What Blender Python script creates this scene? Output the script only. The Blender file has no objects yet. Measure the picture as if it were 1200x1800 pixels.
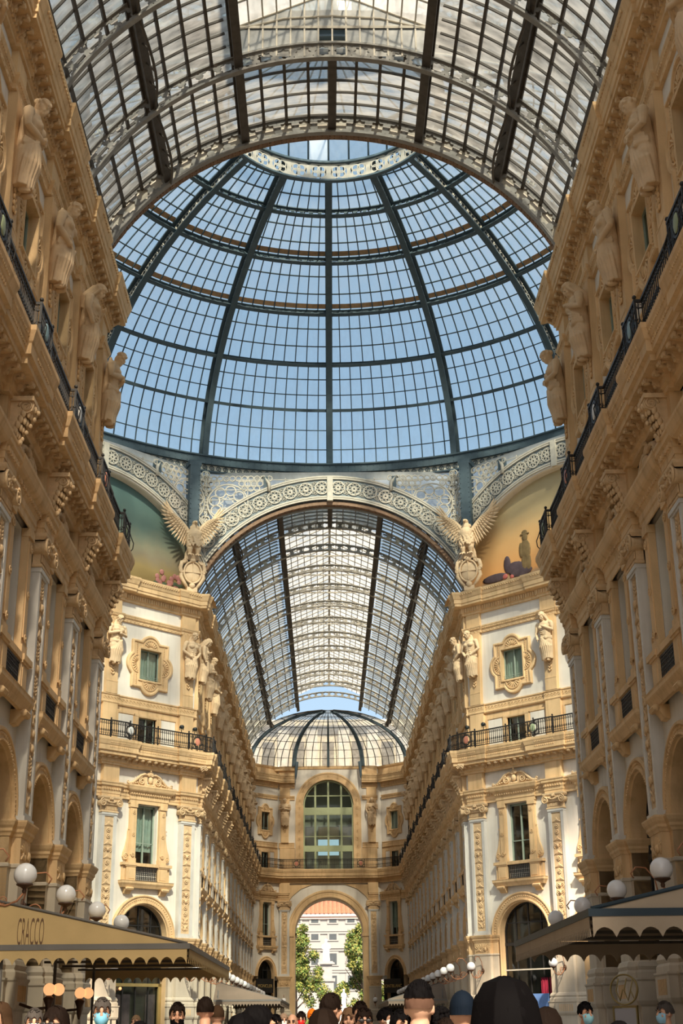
import bpy, math, random
import numpy as np
from mathutils import Vector, Matrix
R = math.radians; PI = math.pi
random.seed(7)
SC = bpy.context.scene
COL = SC.collection
EYE = 1.6
# ------------------------------------------------------------------ camera (solved from the vanishing lines)
FPX, PITCH, YAW, ROLL, CAMX = 2407.67, R(20.556), R(0.766), R(0.608), -0.337
f0 = Vector((math.sin(YAW) * math.cos(PITCH), math.cos(YAW) * math.cos(PITCH), math.sin(PITCH)))
r0 = Vector((math.cos(YAW), -math.sin(YAW), 0)); u0 = r0.cross(f0)
rr = r0 * math.cos(ROLL) - u0 * math.sin(ROLL); uu = r0 * math.sin(ROLL) + u0 * math.cos(ROLL)
cd = bpy.data.cameras.new('camera'); cam = bpy.data.objects.new('camera', cd); COL.objects.link(cam)
cd.sensor_fit = 'VERTICAL'; cd.sensor_height = 36; cd.sensor_width = 24; cd.lens = 36 * FPX / 1800; cd.clip_end = 2000
cam.matrix_world = Matrix(((rr.x, uu.x, -f0.x, CAMX), (rr.y, uu.y, -f0.y, 0), (rr.z, uu.z, -f0.z, EYE), (0, 0, 0, 1)))
SC.camera = cam
def ray(u, v): return f0 + rr * ((u - 600) / FPX) + uu * ((900 - v) / FPX)
def at_height(u, v, z):
    d = ray(u, v); t = (z - EYE) / d.z
    return Vector((CAMX, 0, EYE)) + d * t
# ------------------------------------------------------------------ light
SC.view_settings.view_transform = 'Standard'; SC.view_settings.look = 'None'; SC.view_settings.gamma = 1
SC.view_settings.use_curve_mapping = False; SC.view_settings.exposure = 0.12
SUN_DIR = Vector((-0.17, 1.0, -0.92)).normalized()
W = bpy.data.worlds.new('sky'); SC.world = W; W.use_nodes = True
nt = W.node_tree; nt.nodes.clear()
sky = nt.nodes.new('ShaderNodeTexSky'); sky.sky_type = 'NISHITA'; sky.sun_disc = False
sky.sun_elevation = math.asin(-SUN_DIR.z); sky.sun_rotation = math.atan2(-SUN_DIR.x, -SUN_DIR.y)
sky.air_density = 1.0; sky.dust_density = 3.0; sky.ozone_density = 1.0
bg = nt.nodes.new('ShaderNodeBackground'); bg.inputs[1].default_value = 0.215
wo = nt.nodes.new('ShaderNodeOutputWorld'); 
hz = nt.nodes.new('ShaderNodeMix'); hz.data_type = 'RGBA'; hz.inputs[0].default_value = 0.42; hz.inputs[7].default_value = (2.3, 3.0, 3.3, 1)
nt.links.new(sky.outputs[0], hz.inputs[6]); nt.links.new(hz.outputs[2], bg.inputs[0]); nt.links.new(bg.outputs[0], wo.inputs[0])
sl = bpy.data.lights.new('sun', 'SUN'); sl.energy = 9.0; sl.color = (1.0, 0.86, 0.66); sl.angle = R(3.0)
so = bpy.data.objects.new('sun', sl); COL.objects.link(so); so.location = (10, -40, 60)
so.rotation_euler = SUN_DIR.to_track_quat('-Z', 'Y').to_euler()
SC.cycles.max_bounces = 8; SC.cycles.diffuse_bounces = 4; SC.cycles.transparent_max_bounces = 16
SC.cycles.caustics_reflective = False; SC.cycles.caustics_refractive = False

# ------------------------------------------------------------------ mesh helper
class MB:
    def __init__(s): s.v = []; s.f = []; s.m = []; s.s = []; s.cur = 0
    def add(s, vs, fs, smooth=False):
        o = len(s.v); s.v += [tuple(p) for p in vs]
        for f in fs: s.f.append(tuple(i + o for i in f)); s.m.append(s.cur); s.s.append(smooth)
        return s
    def box(s, x0, x1, y0, y1, z0, z1):
        return s.add([(x0,y0,z0),(x1,y0,z0),(x1,y1,z0),(x0,y1,z0),(x0,y0,z1),(x1,y0,z1),(x1,y1,z1),(x0,y1,z1)],
                     [(0,1,5,4),(1,2,6,5),(2,3,7,6),(3,0,4,7),(4,5,6,7),(3,2,1,0)])
    def frustum(s, a, b):   # a,b: (x0,x1,y0,y1,z)
        return s.add([(a[0],a[2],a[4]),(a[1],a[2],a[4]),(a[1],a[3],a[4]),(a[0],a[3],a[4]),(b[0],b[2],b[4]),(b[1],b[2],b[4]),(b[1],b[3],b[4]),(b[0],b[3],b[4])],
                     [(0,1,5,4),(1,2,6,5),(2,3,7,6),(3,0,4,7),(4,5,6,7),(3,2,1,0)])
    def rings(s, rs, closed=True, cap=False, smooth=False, loop=False):
        n = len(rs[0]); vs = [p for r in rs for p in r]; fs = []
        K = len(rs)
        for k in range(K if loop else K - 1):
            for i in range(n if closed else n - 1):
                j = (i + 1) % n; k2 = (k + 1) % K
                fs.append((k*n+i, k*n+j, k2*n+j, k2*n+i))
        if cap: fs.append(tuple(range(n))[::-1]); fs.append(tuple((K-1)*n + i for i in range(n)))
        return s.add(vs, fs, smooth)
    def plan(s, path, prof, closed=False, smooth=False):   # profile (n outward, z) swept along a plan path with mitres
        n = len(path); rs = []
        def nd(a, b):
            d = (b[0]-a[0], b[1]-a[1]); l = math.hypot(*d) or 1; return (d[1]/l, -d[0]/l)
        for i, p in enumerate(path):
            if closed: n1 = nd(path[i-1], p); n2 = nd(p, path[(i+1) % n])
            else: n1 = nd(path[i-1], p) if i else nd(p, path[1]); n2 = nd(p, path[i+1]) if i < n-1 else n1
            if not closed and i == 0: n1 = n2
            k = 1 + n1[0]*n2[0] + n1[1]*n2[1]; m = ((n1[0]+n2[0])/k, (n1[1]+n2[1])/k)
            rs.append([(p[0]+m[0]*a, p[1]+m[1]*a, z) for a, z in prof])
        return s.rings(rs, closed=False, smooth=smooth, loop=closed)
    def arch(s, prof, cx, cz, a0=0.0, a1=PI, n=32, smooth=False, closed=False):   # profile (r, y) swept round an arc in xz
        rs = []
        for i in range(n + 1):
            a = a0 + (a1-a0)*i/n
            rs.append([(cx + r*math.cos(a), y, cz + r*math.sin(a)) for r, y in prof])
        return s.rings(rs, closed=closed, smooth=smooth)
    def tube(s, pts, r, n=5, cap=True, smooth=True, flat=None):
        pts = [Vector(p) for p in pts]; K = len(pts); rad = r if isinstance(r, (list, tuple)) else [r]*K
        rs = []; up = None
        for i, p in enumerate(pts):
            t = (pts[min(i+1, K-1)] - pts[max(i-1, 0)])
            if t.length < 1e-9: t = Vector((0, 0, 1))
            t.normalize()
            if up is None: up = Vector((0, 1, 0)) if abs(t.y) < .9 else Vector((1, 0, 0))
            a = t.cross(up); a = a.normalized() if a.length > 1e-6 else Vector((1,0,0)); b = a.cross(t)
            if a.length < .5: a = Vector((1,0,0))
            up = b.copy()
            rs.append([p + (a*math.cos(2*PI*k/n) + b*math.sin(2*PI*k/n) * (flat or 1)) * rad[i] for k in range(n)])
        return s.rings(rs, cap=cap, smooth=smooth)
    def ell(s, c, r, nu=8, nv=5, rot=None, smooth=True):
        c = Vector(c); r = (r, r, r) if not hasattr(r, '__len__') else r
        vs = [Vector((0,0,-r[2]))]
        for j in range(1, nv):
            b = -PI/2 + PI*j/nv
            for i in range(nu):
                a = 2*PI*i/nu; vs.append(Vector((r[0]*math.cos(b)*math.cos(a), r[1]*math.cos(b)*math.sin(a), r[2]*math.sin(b))))
        vs.append(Vector((0,0,r[2])))
        if rot is not None: vs = [rot @ v for v in vs]
        fs = []
        for i in range(nu):
            k = (i+1) % nu; fs.append((0, 1+k, 1+i)); L = 1+(nv-2)*nu; fs.append((len(vs)-1, L+i, L+k))
            for j in range(nv-2): fs.append((1+j*nu+i, 1+j*nu+k, 1+(j+1)*nu+k, 1+(j+1)*nu+i))
        return s.add([v + c for v in vs], fs, smooth)
    def lathe(s, prof, cx=0, cy=0, n=16, smooth=True, a0=0, a1=2*PI):
        full = abs(a1-a0-2*PI) < 1e-6; N = n if full else n+1
        rs = [[(cx + r*math.cos(a0+(a1-a0)*i/n), cy + r*math.sin(a0+(a1-a0)*i/n), z) for i in range(N)] for r, z in prof]
        return s.rings(rs, closed=full, smooth=smooth)
    def extr(s, poly, a0, a1, axis='y'):   # polygon extruded; axis y: poly (x,z); x: poly (y,z); z: poly (x,y)
        P = {'y': lambda p, t: (p[0], t, p[1]), 'x': lambda p, t: (t, p[0], p[1]), 'z': lambda p, t: (p[0], p[1], t)}[axis]
        n = len(poly); vs = [P(p, a0) for p in poly] + [P(p, a1) for p in poly]
        return s.add(vs, [tuple(range(n)), tuple(range(2*n-1, n-1, -1))] + [(i, (i+1) % n, n+(i+1) % n, n+i) for i in range(n)])
    def quad(s, a, b, c, d): return s.add([a, b, c, d], [(0, 1, 2, 3)])
    def spiral(s, c, r, turns=1.6, start=0.0, sgn=1, y=0.0, w=0.02, n=26, ns=4, rmin=.15):   # volute in xz
        pts = []; rad = []
        for i in range(n+1):
            t = i/n; a = start + sgn*2*PI*turns*t; q = r*(1-t)+r*rmin*t
            pts.append((c[0]+q*math.cos(a), y, c[1]+q*math.sin(a))); rad.append(w*(1-.45*t))
        return s.tube(pts, rad, ns, smooth=True)
    def merge(s, o, M=None):
        vs = o.v if M is None else [tuple(M @ Vector(p)) for p in o.v]
        k = len(s.v); s.v += vs
        s.f += [tuple(i+k for i in f) for f in o.f]; s.m += o.m; s.s += o.s
        return s
    def mesh(s, name, *mats):
        me = bpy.data.meshes.new(name); me.from_pydata(s.v, [], s.f)
        for m in mats: me.materials.append(m)
        me.polygons.foreach_set('material_index', s.m); me.polygons.foreach_set('use_smooth', s.s); me.update()
        return me

def remesh(mb, voxel, it=2, fac=.5):
    me = mb.mesh('tmp'); ob = bpy.data.objects.new('tmp', me); COL.objects.link(ob)
    md = ob.modifiers.new('r', 'REMESH'); md.mode = 'VOXEL'; md.voxel_size = voxel; md.use_smooth_shade = True
    if it: sm = ob.modifiers.new('s', 'SMOOTH'); sm.iterations = it; sm.factor = fac
    dg = bpy.context.evaluated_depsgraph_get(); out = bpy.data.meshes.new_from_object(ob.evaluated_get(dg), depsgraph=dg)
    bpy.data.objects.remove(ob); bpy.data.meshes.remove(me)
    out.polygons.foreach_set('use_smooth', [True]*len(out.polygons))
    return out

# ------------------------------------------------------------------ object helpers
def obj(name, me, parent=None, loc=(0,0,0), rz=0.0, scale=None, kind=None):
    o = bpy.data.objects.new(name, me); COL.objects.link(o); o.location = loc
    o.rotation_euler = (0, 0, rz) if not hasattr(rz, '__len__') else rz
    if scale: o.scale = scale
    if parent: o.parent = parent
    if kind: o['kind'] = kind
    return o
def tag(o, label, cat, group=None, kind=None):
    o['label'] = label; o['category'] = cat
    if group: o['group'] = group
    if kind: o['kind'] = kind
    return o
def thing(name, label, cat, loc=(0,0,0), rz=0.0, group=None, kind=None):
    return tag(obj(name, None, None, loc, rz), label, cat, group, kind)
CACHE = {}
def C(key, fn):
    if key not in CACHE: CACHE[key] = fn()
    return CACHE[key]
ORD = 'first second third fourth fifth sixth seventh eighth ninth tenth eleventh twelfth thirteenth fourteenth fifteenth'.split()

# ------------------------------------------------------------------ materials
def mat(name, col, rough=.7, var=.12, scale=2.0, metal=0.0, bump=0.0, bscale=40.0, streak=0.0, spec=.3, coat=0.0, col2=None):
    m = bpy.data.materials.new(name); m.use_nodes = True; t = m.node_tree; N = t.nodes; L = t.links
    b = N['Principled BSDF']; b.inputs['Roughness'].default_value = rough; b.inputs['Metallic'].default_value = metal
    b.inputs['Specular IOR Level'].default_value = spec; b.inputs['Coat Weight'].default_value = coat
    g = N.new('ShaderNodeNewGeometry'); n1 = N.new('ShaderNodeTexNoise'); n1.inputs['Scale'].default_value = scale; n1.inputs['Detail'].default_value = 5
    L.new(g.outputs['Position'], n1.inputs['Vector'])
    rp = N.new('ShaderNodeValToRGB'); e = rp.color_ramp.elements
    lo = [c*(1-var) for c in (col2 or col)]; hi = [min(1, c*(1+var)) for c in col]
    e[0].position = .3; e[0].color = (*lo, 1); e[1].position = .7; e[1].color = (*hi, 1)
    L.new(n1.outputs['Fac'], rp.inputs['Fac']); out = rp.outputs['Color']
    if streak:
        mp = N.new('ShaderNodeMapping'); mp.inputs['Scale'].default_value = (3.0, 3.0, .22); L.new(g.outputs['Position'], mp.inputs['Vector'])
        n2 = N.new('ShaderNodeTexNoise'); n2.inputs['Scale'].default_value = 1.6; n2.inputs['Detail'].default_value = 4; L.new(mp.outputs[0], n2.inputs['Vector'])
        r2 = N.new('ShaderNodeValToRGB'); r2.color_ramp.elements[0].position = .5; r2.color_ramp.elements[1].position = .75
        L.new(n2.outputs['Fac'], r2.inputs['Fac']); ml = N.new('ShaderNodeMath'); ml.operation = 'MULTIPLY'; ml.inputs[1].default_value = streak
        L.new(r2.outputs['Color'], ml.inputs[0])
        mx = N.new('ShaderNodeMix'); mx.data_type = 'RGBA'; mx.blend_type = 'MULTIPLY'; mx.inputs[7].default_value = (.62, .56, .48, 1)
        L.new(ml.outputs[0], mx.inputs[0]); L.new(out, mx.inputs[6]); out = mx.outputs[2]
    L.new(out, b.inputs['Base Color'])
    if bump:
        n3 = N.new('ShaderNodeTexNoise'); n3.inputs['Scale'].default_value = bscale; n3.inputs['Detail'].default_value = 3; L.new(g.outputs['Position'], n3.inputs['Vector'])
        bp = N.new('ShaderNodeBump'); bp.inputs['Strength'].default_value = bump; bp.inputs['Distance'].default_value = .02
        L.new(n3.outputs['Fac'], bp.inputs['Height']); L.new(bp.outputs[0], b.inputs['Normal'])
    return m
def glass(name, tint, milk, milk_col, gloss=.06, dirt=.25, dscale=(1.2, .5, .5), rough=.12):
    m = bpy.data.materials.new(name); m.use_nodes = True; t = m.node_tree; N = t.nodes; L = t.links; N.clear()
    out = N.new('ShaderNodeOutputMaterial'); tr = N.new('ShaderNodeBsdfTransparent'); tr.inputs[0].default_value = (*tint, 1)
    tl = N.new('ShaderNodeBsdfTranslucent'); tl.inputs[0].default_value = (*milk_col, 1)
    df = N.new('ShaderNodeBsdfDiffuse'); df.inputs[0].default_value = (*[c*.8 for c in milk_col], 1)
    gl = N.new('ShaderNodeBsdfGlossy'); gl.inputs[1].default_value = rough
    m0 = N.new('ShaderNodeMixShader'); m0.inputs[0].default_value = .3; L.new(tl.outputs[0], m0.inputs[1]); L.new(df.outputs[0], m0.inputs[2])
    g = N.new('ShaderNodeNewGeometry'); mp = N.new('ShaderNodeMapping'); mp.inputs['Scale'].default_value = dscale; L.new(g.outputs['Position'], mp.inputs['Vector'])
    nz = N.new('ShaderNodeTexNoise'); nz.inputs['Scale'].default_value = 2.2; nz.inputs['Detail'].default_value = 5; L.new(mp.outputs[0], nz.inputs['Vector'])
    mr = N.new('ShaderNodeMapRange'); mr.inputs[1].default_value = .3; mr.inputs[2].default_value = .7
    mr.inputs[3].default_value = max(0, milk-dirt); mr.inputs[4].default_value = min(1, milk+dirt); L.new(nz.outputs['Fac'], mr.inputs[0])
    m1 = N.new('ShaderNodeMixShader'); L.new(mr.outputs[0], m1.inputs[0]); L.new(tr.outputs[0], m1.inputs[1]); L.new(m0.outputs[0], m1.inputs[2])
    lw = N.new('ShaderNodeLayerWeight'); lw.inputs[0].default_value = .25; ad = N.new('ShaderNodeMath'); ad.operation = 'MULTIPLY_ADD'; ad.inputs[1].default_value = .35; ad.inputs[2].default_value = gloss
    L.new(lw.outputs['Facing'], ad.inputs[0])
    m2 = N.new('ShaderNodeMixShader'); L.new(ad.outputs[0], m2.inputs[0]); L.new(m1.outputs[0], m2.inputs[1]); L.new(gl.outputs[0], m2.inputs[2])
    L.new(m2.outputs[0], out.inputs[0]); return m
def emit(name, col, st):
    m = mat(name, col, .4, 0); b = m.node_tree.nodes['Principled BSDF']; b.inputs['Emission Color'].default_value = (*col, 1); b.inputs['Emission Strength'].default_value = st; return m
M_STONE = mat('warm_stone', (.70, .485, .265), .8, .10, 1.3, bump=.25, bscale=30, streak=.55)
M_STONE2 = mat('carved_stone', (.68, .49, .29), .8, .12, 6.0, bump=.5, bscale=60, streak=.3)
M_PLASTER = mat('white_plaster', (.74, .69, .61), .85, .04, 1.0, bump=.1, bscale=50, streak=.25)
M_MARBLE = mat('grey_marble', (.60, .58, .54), .45, .08, 1.5, streak=.3)
M_STATUE = mat('statue_stone', (.66, .49, .31), .8, .10, 3.0, bump=.25, bscale=50)
M_IRON = mat('black_iron', (.018, .017, .017), .5, .2, 8, spec=.4)
M_DOME = mat('blue_grey_iron', (.075, .11, .132), .55, .12, 3, streak=.2)
M_VIRON = mat('dark_brown_iron', (.085, .075, .065), .6, .2, 4)
M_RIB = mat('grey_vault_iron', (.27, .265, .25), .6, .15, 4)
M_FRIB = mat('vault_iron_lit_tone', (.46, .44, .39), .6, .12, 4)  # paler copy of the rib iron, with the light put into its colour
M_FBAR = mat('glazing_bar_sunlit_tone', (.24, .245, .235), .6, .15, 4)  # far bars lightened, their sunlit look put into the colour
M_PIER = mat('beige_pier_stone', (.55, .48, .38), .6, .08, 1.5, streak=.3)
M_PALE = mat('pale_ironwork', (.56, .52, .44), .6, .1, 4)
M_BACK = mat('slate_plate', (.20, .235, .25), .6, .1, 3)
M_BROWN = mat('rust_brown_plate', (.24, .15, .095), .7, .2, 6)
M_ORANGE = mat('timber_board', (.42, .25, .13), .8, .2, 5)
M_GDOME = glass('dome_glass', (.82, .92, .94), .16, (.78, .84, .88), .03, .08)
M_GVAULT = glass('vault_glass', (.72, .76, .76), .55, (.80, .77, .70), .05, .30, (.5, 1.6, .5))
M_GTOP = glass('monitor_glass', (.80, .83, .82), .62, (.86, .84, .78), .0, .2, (1, .4, 1), rough=.4)
M_GNEAR = glass('near_vault_glass', (.60, .66, .68), .50, (.62, .60, .55), .04, .28, (.5, 1.6, .5))
M_GSPAN = glass('obscured_glass', (.75, .82, .86), .82, (.88, .89, .88), .0, .12, rough=.5)
M_GWIN = glass('window_glass', (.55, .64, .60), .02, (.5, .55, .52), .04, .02, rough=.03)
M_SASH = mat('green_grey_sash', (.30, .36, .30), .6, .08, 4)
M_CURTAIN = mat('pale_curtain', (.66, .70, .66), .9, .12, 3)
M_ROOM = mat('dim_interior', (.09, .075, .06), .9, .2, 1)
M_GLOBE = mat('opal_globe', (.86, .86, .88), .18, .01, 1, spec=.5, coat=.3)
M_COPPER = mat('copper_bracket', (.42, .19, .10), .5, .2, 6, metal=.3)
M_CUP = mat('dark_bronze', (.10, .055, .035), .5, .2, 6, metal=.4)
M_PAVE = mat('marble_paving', (.28, .25, .22), .35, .15, 1.5)

_t = M_PAVE.node_tree; _b = _t.nodes['Principled BSDF']; _g = _t.nodes.new('ShaderNodeNewGeometry'); _m = _t.nodes.new('ShaderNodeMapping'); _m.inputs['Rotation'].default_value = (0, 0, R(45))
_k = _t.nodes.new('ShaderNodeTexBrick'); _k.offset = 0; _k.inputs['Scale'].default_value = 1.0; _k.inputs['Brick Width'].default_value = .8; _k.inputs['Row Height'].default_value = .8; _k.inputs['Mortar Size'].default_value = .008
_k.inputs['Color1'].default_value = (.36, .32, .27, 1); _k.inputs['Color2'].default_value = (.21, .18, .16, 1); _k.inputs['Mortar'].default_value = (.10, .09, .08, 1)
_t.links.new(_g.outputs['Position'], _m.inputs['Vector']); _t.links.new(_m.outputs[0], _k.inputs['Vector']); _t.links.new(_k.outputs['Color'], _b.inputs['Base Color'])
# ------------------------------------------------------------------ facade kit.  local frame: x along the wall, -y towards the passage, z up
PW = .46            # half width of a pilaster
def seq(b, w, d, y, var='mid'):
    a = [(-b/2, y), (-w, y), (-w, y-d), (w, y-d), (w, y)]
    if var == 'mid': return a + [(b/2, y)]
    if var == 'end': xe = .8 - .414*y; return a + [(xe, y), (xe+4.5, y+4.5)]
    if var == 'start': xs = -.65 + .414*y; return [(xs-.04, y+.04), (xs, y), (-w, y), (-w, y-d), (w, y-d), (w, y), (b/2, y)]
    if var == 'diag':   # corner at x=0, pilasters at -.85, -5.9, -10.95
        p = []
        for c in (-10.95, -5.9, -.85): p += [(c-w, y), (c-w, y-d), (c+w, y-d), (c+w, y)]
        return [(-13.5, y)] + p[:-1] + [(min(-.85+w, -.414*y-.02), y), (-.414*y, y), (-.414*y+.04, y+.04)]
    if var == 'plain': return [(-b/2, y), (b/2, y)]
SLAB = [(-.1,14.06),(.06,14.06),(.06,14.16),(.13,14.20),(.13,14.40),(.17,14.45),(.50,14.48),(.50,14.62),(.58,14.66),(.58,14.90),(.61,14.94),(.65,15.08),(.68,15.16),(.68,15.28),(-.75,15.28)]
TOPC = [(-.1,22.90),(.04,22.92),(.04,23.02),(.10,23.06),(.10,23.30),(.15,23.34),(.46,23.38),(.46,23.50),(.50,23.53),(.50,23.74),(.53,23.78),(.58,23.95),(.62,24.05),(.62,24.15),(-.9,24.15)]
ENT = [(-.1,12.46),(.03,12.46),(.03,12.60),(.05,12.61),(.05,12.76),(.07,12.78),(.07,12.92),(.10,12.96),(.15,13.00),(.15,13.10),(.18,13.14),(.18,13.20),(-.15,13.20)]
BAND = [(-.1,17.28),(.03,17.28),(.06,17.34),(.06,17.38),(.03,17.40),(.03,17.70),(.07,17.74),(.07,17.80),(-.15,17.80)]
STRING = [(-.1,21.78),(.03,21.80),(.03,21.94),(.06,21.98),(.10,22.08),(.12,22.12),(.12,22.18),(-.1,22.20)]
IMPOST = [(-.1,5.50),(.02,5.50),(.04,5.56),(.07,5.60),(.07,5.66),(.11,5.72),(.14,5.80),(.14,5.84),(-.3,5.84)]
def along(path, step, fn):   # call fn(x, y, ang) every step along each plan segment
    for a, b in zip(path, path[1:]):
        d = math.hypot(b[0]-a[0], b[1]-a[1])
        if d < step*.8: continue
        n = max(1, int(round(d/step)))
        for i in range(n):
            t = (i+.5)/n; fn(a[0]+(b[0]-a[0])*t, a[1]+(b[1]-a[1])*t, math.atan2(b[1]-a[1], b[0]-a[0]))
def M3(x, y, z, a): return Matrix.Translation((x, y, z)) @ Matrix.Rotation(a, 4, 'Z')
def trim_mesh(kind, b, var):
    d = {'slab': (SLAB, .62, .12, .12), 'top': (TOPC, .56, .10, .50), 'ent': (ENT, .52, .16, .16), 'band': (BAND, .50, .10, .52), 'string': (STRING, .50, .10, .52)}[kind]
    mb = MB(); path = seq(b, d[1], d[2], d[3], var); mb.plan(path, d[0])
    if kind == 'ent':
        def f(x, y, a): mb.merge(MB().box(-.035, .035, -.12, -.06, 12.80, 12.91), M3(x, y, 0, a))
        along(path, .14, f)
    if kind == 'top':
        def f(x, y, a): mb.merge(MB().box(-.04, .04, -.155, -.09, 23.08, 23.28), M3(x, y, 0, a))
        along(path, .16, f)
        def f2(x, y, a): mb.merge(MB().ell((0, -.60, 23.99), (.06, .03, .05), 5, 4), M3(x, y, 0, a))
        along(path, .15, f2)
    if kind == 'slab':
        def f(x, y, a): mb.merge(MB().box(-.03, .03, -.605, -.57, 14.80, 14.87), M3(x, y, 0, a))
        along(path, .12, f)
        def f2(x, y, a): mb.merge(MB().ell((0, -.64, 15.05), (.035, .025, .04), 5, 4), M3(x, y, 0, a))
        along(path, .10, f2)
    if kind == 'string':
        def f(x, y, a): mb.merge(MB().ell((0, -.08, 22.03), (.03, .03, .045), 5, 4), M3(x, y, 0, a))
        along(path, .10, f)
        def f2(x, y, a): mb.merge(MB().ell((0, -.03, 21.87), (.07, .02, .035), 6, 4), M3(x, y, 0, a))
        along(path, .26, f2)
    if kind == 'band':
        def f(x, y, a): q = MB(); q.spiral((0, 17.55), .10, 1.3, 0, 1, -.035, .018, 12, 4); mb.merge(q, M3(x, y, 0, a))
        along(path, .22, f)
    return mb.mesh(kind, M_STONE)
def modillion(big):
    mb = MB(); s = 1.0 if big else .8
    pr = [(.02, .0), (-.30*s, .0), (-.335*s, -.05), (-.31*s, -.11), (-.25*s, -.115), (-.20*s, -.07), (-.13*s, -.07), (-.08*s, -.13), (-.06*s, -.19), (.02, -.21)]
    mb.extr(pr, -.075, .075, 'x')
    for k in (-.09, .09): mb.tube([(k, -.28*s, -.055), (k*1.01, -.27*s, -.055)], .05, 8)
    mb.ell((0, -.22*s, -.10), (.06, .09, .035), 6, 4); mb.ell((0, -.06*s, -.17), (.055, .05, .06), 6, 4)
    return mb.mesh('modillion', M_STONE2)
def console():
    mb = MB(); pr = [(.0, 0), (-.46, 0), (-.50, -.10), (-.47, -.24), (-.36, -.30), (-.28, -.26), (-.22, -.36), (-.17, -.56), (-.16, -.74), (-.10, -.84), (0, -.86)]
    mb.extr(pr, -.22, .22, 'x'); mb.box(-.30, .30, -.50, .02, -.04, .06)
    for sx in (-1, 1):
        q = MB(); q.spiral((0, 0), .15, 1.7, 0, 1, 0, .03, 22, 4)
        mb.merge(q, Matrix.Translation((sx*.23, -.33, -.14)) @ Matrix.Rotation(PI/2, 4, 'Z'))
        q = MB(); q.spiral((0, 0), .08, 1.5, 0, 1, 0, .022, 16, 4)
        mb.merge(q, Matrix.Translation((sx*.23, -.09, -.74)) @ Matrix.Rotation(PI/2, 4, 'Z'))
        for k in range(4): mb.ell((sx*.2, -.28 + .05*k, -.30 - .13*k), (.06, .07, .10), 6, 4)
    for k in range(5):
        z = -.16-.15*k; y = -.50+.075*k
        for x in (-.14, -.05, .05, .14): mb.ell((x, y+abs(x)*.3, z+.04*abs(x)), (.05, .05, .09), 6, 4)
        mb.ell((0, y-.05, z-.05), (.05, .05, .06), 6, 4)
    mb.ell((0, -.20, -.88), (.07, .07, .08), 7, 5)
    return mb.mesh('console', M_STONE2)
def capital():
    mb = MB()
    mb.plan([(-.50, .2), (-.50, -.01), (.50, -.01), (.50, .2)], [(0, 11.66), (.03, 11.68), (.03, 11.73), (0, 11.75), (-.02, 11.78), (-.02, 11.98), (.03, 12.0), (.03, 12.05)])
    for i in range(13): x = -.44+.88*i/12; mb.box(x-.018, x+.018, -.03, 0, 11.80, 11.97)
    mb.box(-.52, .52, -.08, .2, 12.04, 12.30)
    mb.plan([(-.60, .2), (-.60, -.08), (.60, -.08), (.60, .2)], [(0, 12.30), (.02, 12.33), (.05, 12.38), (.05, 12.46), (-.2, 12.46)])
    for i in range(9): mb.ell((-.32+.64*i/8, -.10, 12.16), (.036, .04, .06), 6, 4)
    for sx in (-1, 1):
        c = (sx*.50, 12.13)
        for yy in (-.14,): mb.spiral(c, .20, 2.1, PI/2, -sx, yy, .034, 40, 5, .1)
        mb.tube([(c[0], -.13, c[1]), (c[0], -.02, c[1]), (c[0], .06, c[1]), (c[0], .2, c[1])], [.19, .15, .13, .15], 14)
        mb.ell((c[0], -.15, c[1]), .045, 7, 5)
        for k in range(3): mb.ell((sx*(.30-.07*k), -.13, 12.22-.03*k), (.06, .04, .04), 6, 4)
    for a in range(7):
        an = PI*a/6; mb.ell((.09*math.cos(an), -.13, 12.30+.09*math.sin(an)), (.035, .04, .035), 6, 4)
    mb.ell((0, -.15, 12.31), .06, 7, 5)
    return mb.mesh('capital', M_STONE2)
def relief(z0, z1, hw, seed, y=0.0):
    rn = random.Random(seed); mb = MB(); z = z0+.1
    leaf = lambda x, zz, a, l, w: mb.ell((x, y-.01, zz), (w, .03, l), 6, 4, Matrix.Rotation(a, 3, 'Y'))
    while z < z1-.25:
        k = rn.choice('vasslrc')
        if k == 'v':   # vase
            h = .34
            for t, r in ((0, .10), (.15, .05), (.35, .12), (.6, .16), (.8, .10), (1, .15)): mb.ell((0, y-.01, z+h*t), (r*hw/.27, .04, .045), 8, 4)
            z += h+.10
        elif k == 'a':   # acanthus fan
            for i in range(-3, 4): leaf(i*.055*hw/.27, z+.14-abs(i)*.02, -i*.33, .13, .028)
            z += .32
        elif k == 's':   # paired scrolls
            r = hw*.42
            for sx in (-1, 1):
                mb.spiral((sx*hw*.45, z+r), r, 1.7, -PI/2, sx, y, .026, 24, 4); leaf(sx*hw*.55, z+2.2*r, sx*.7, .09, .025); leaf(sx*hw*.2, z+.03, -sx*.6, .08, .025)
            leaf(0, z+r, 0, .13, .03); z += 2*r+.14
        elif k == 'l':   # laurel sprays
            for i in range(5):
                for sx in (-1, 1): leaf(sx*hw*(.35+.1*math.sin(i)), z+.05+i*.085, sx*.9, .075, .024)
            mb.tube([(0, y, z), (0, y, z+.46)], .018, 4); z += .48
        elif k == 'r':   # rosette
            for i in range(8): a = PI*i/4; mb.ell((.09*math.cos(a), y-.01, z+.13+.09*math.sin(a)), (.045, .03, .045), 6, 4)
            mb.ell((0, y-.03, z+.13), .045, 6, 4); z += .30
        else:   # mask with wings
            mb.ell((0, y-.03, z+.14), (.08, .06, .10), 7, 5)
            for sx in (-1, 1):
                for i in range(3): leaf(sx*(.11+.05*i), z+.20-.06*i, sx*(1.1-.3*i), .10, .025)
            z += .34
    return mb
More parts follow.
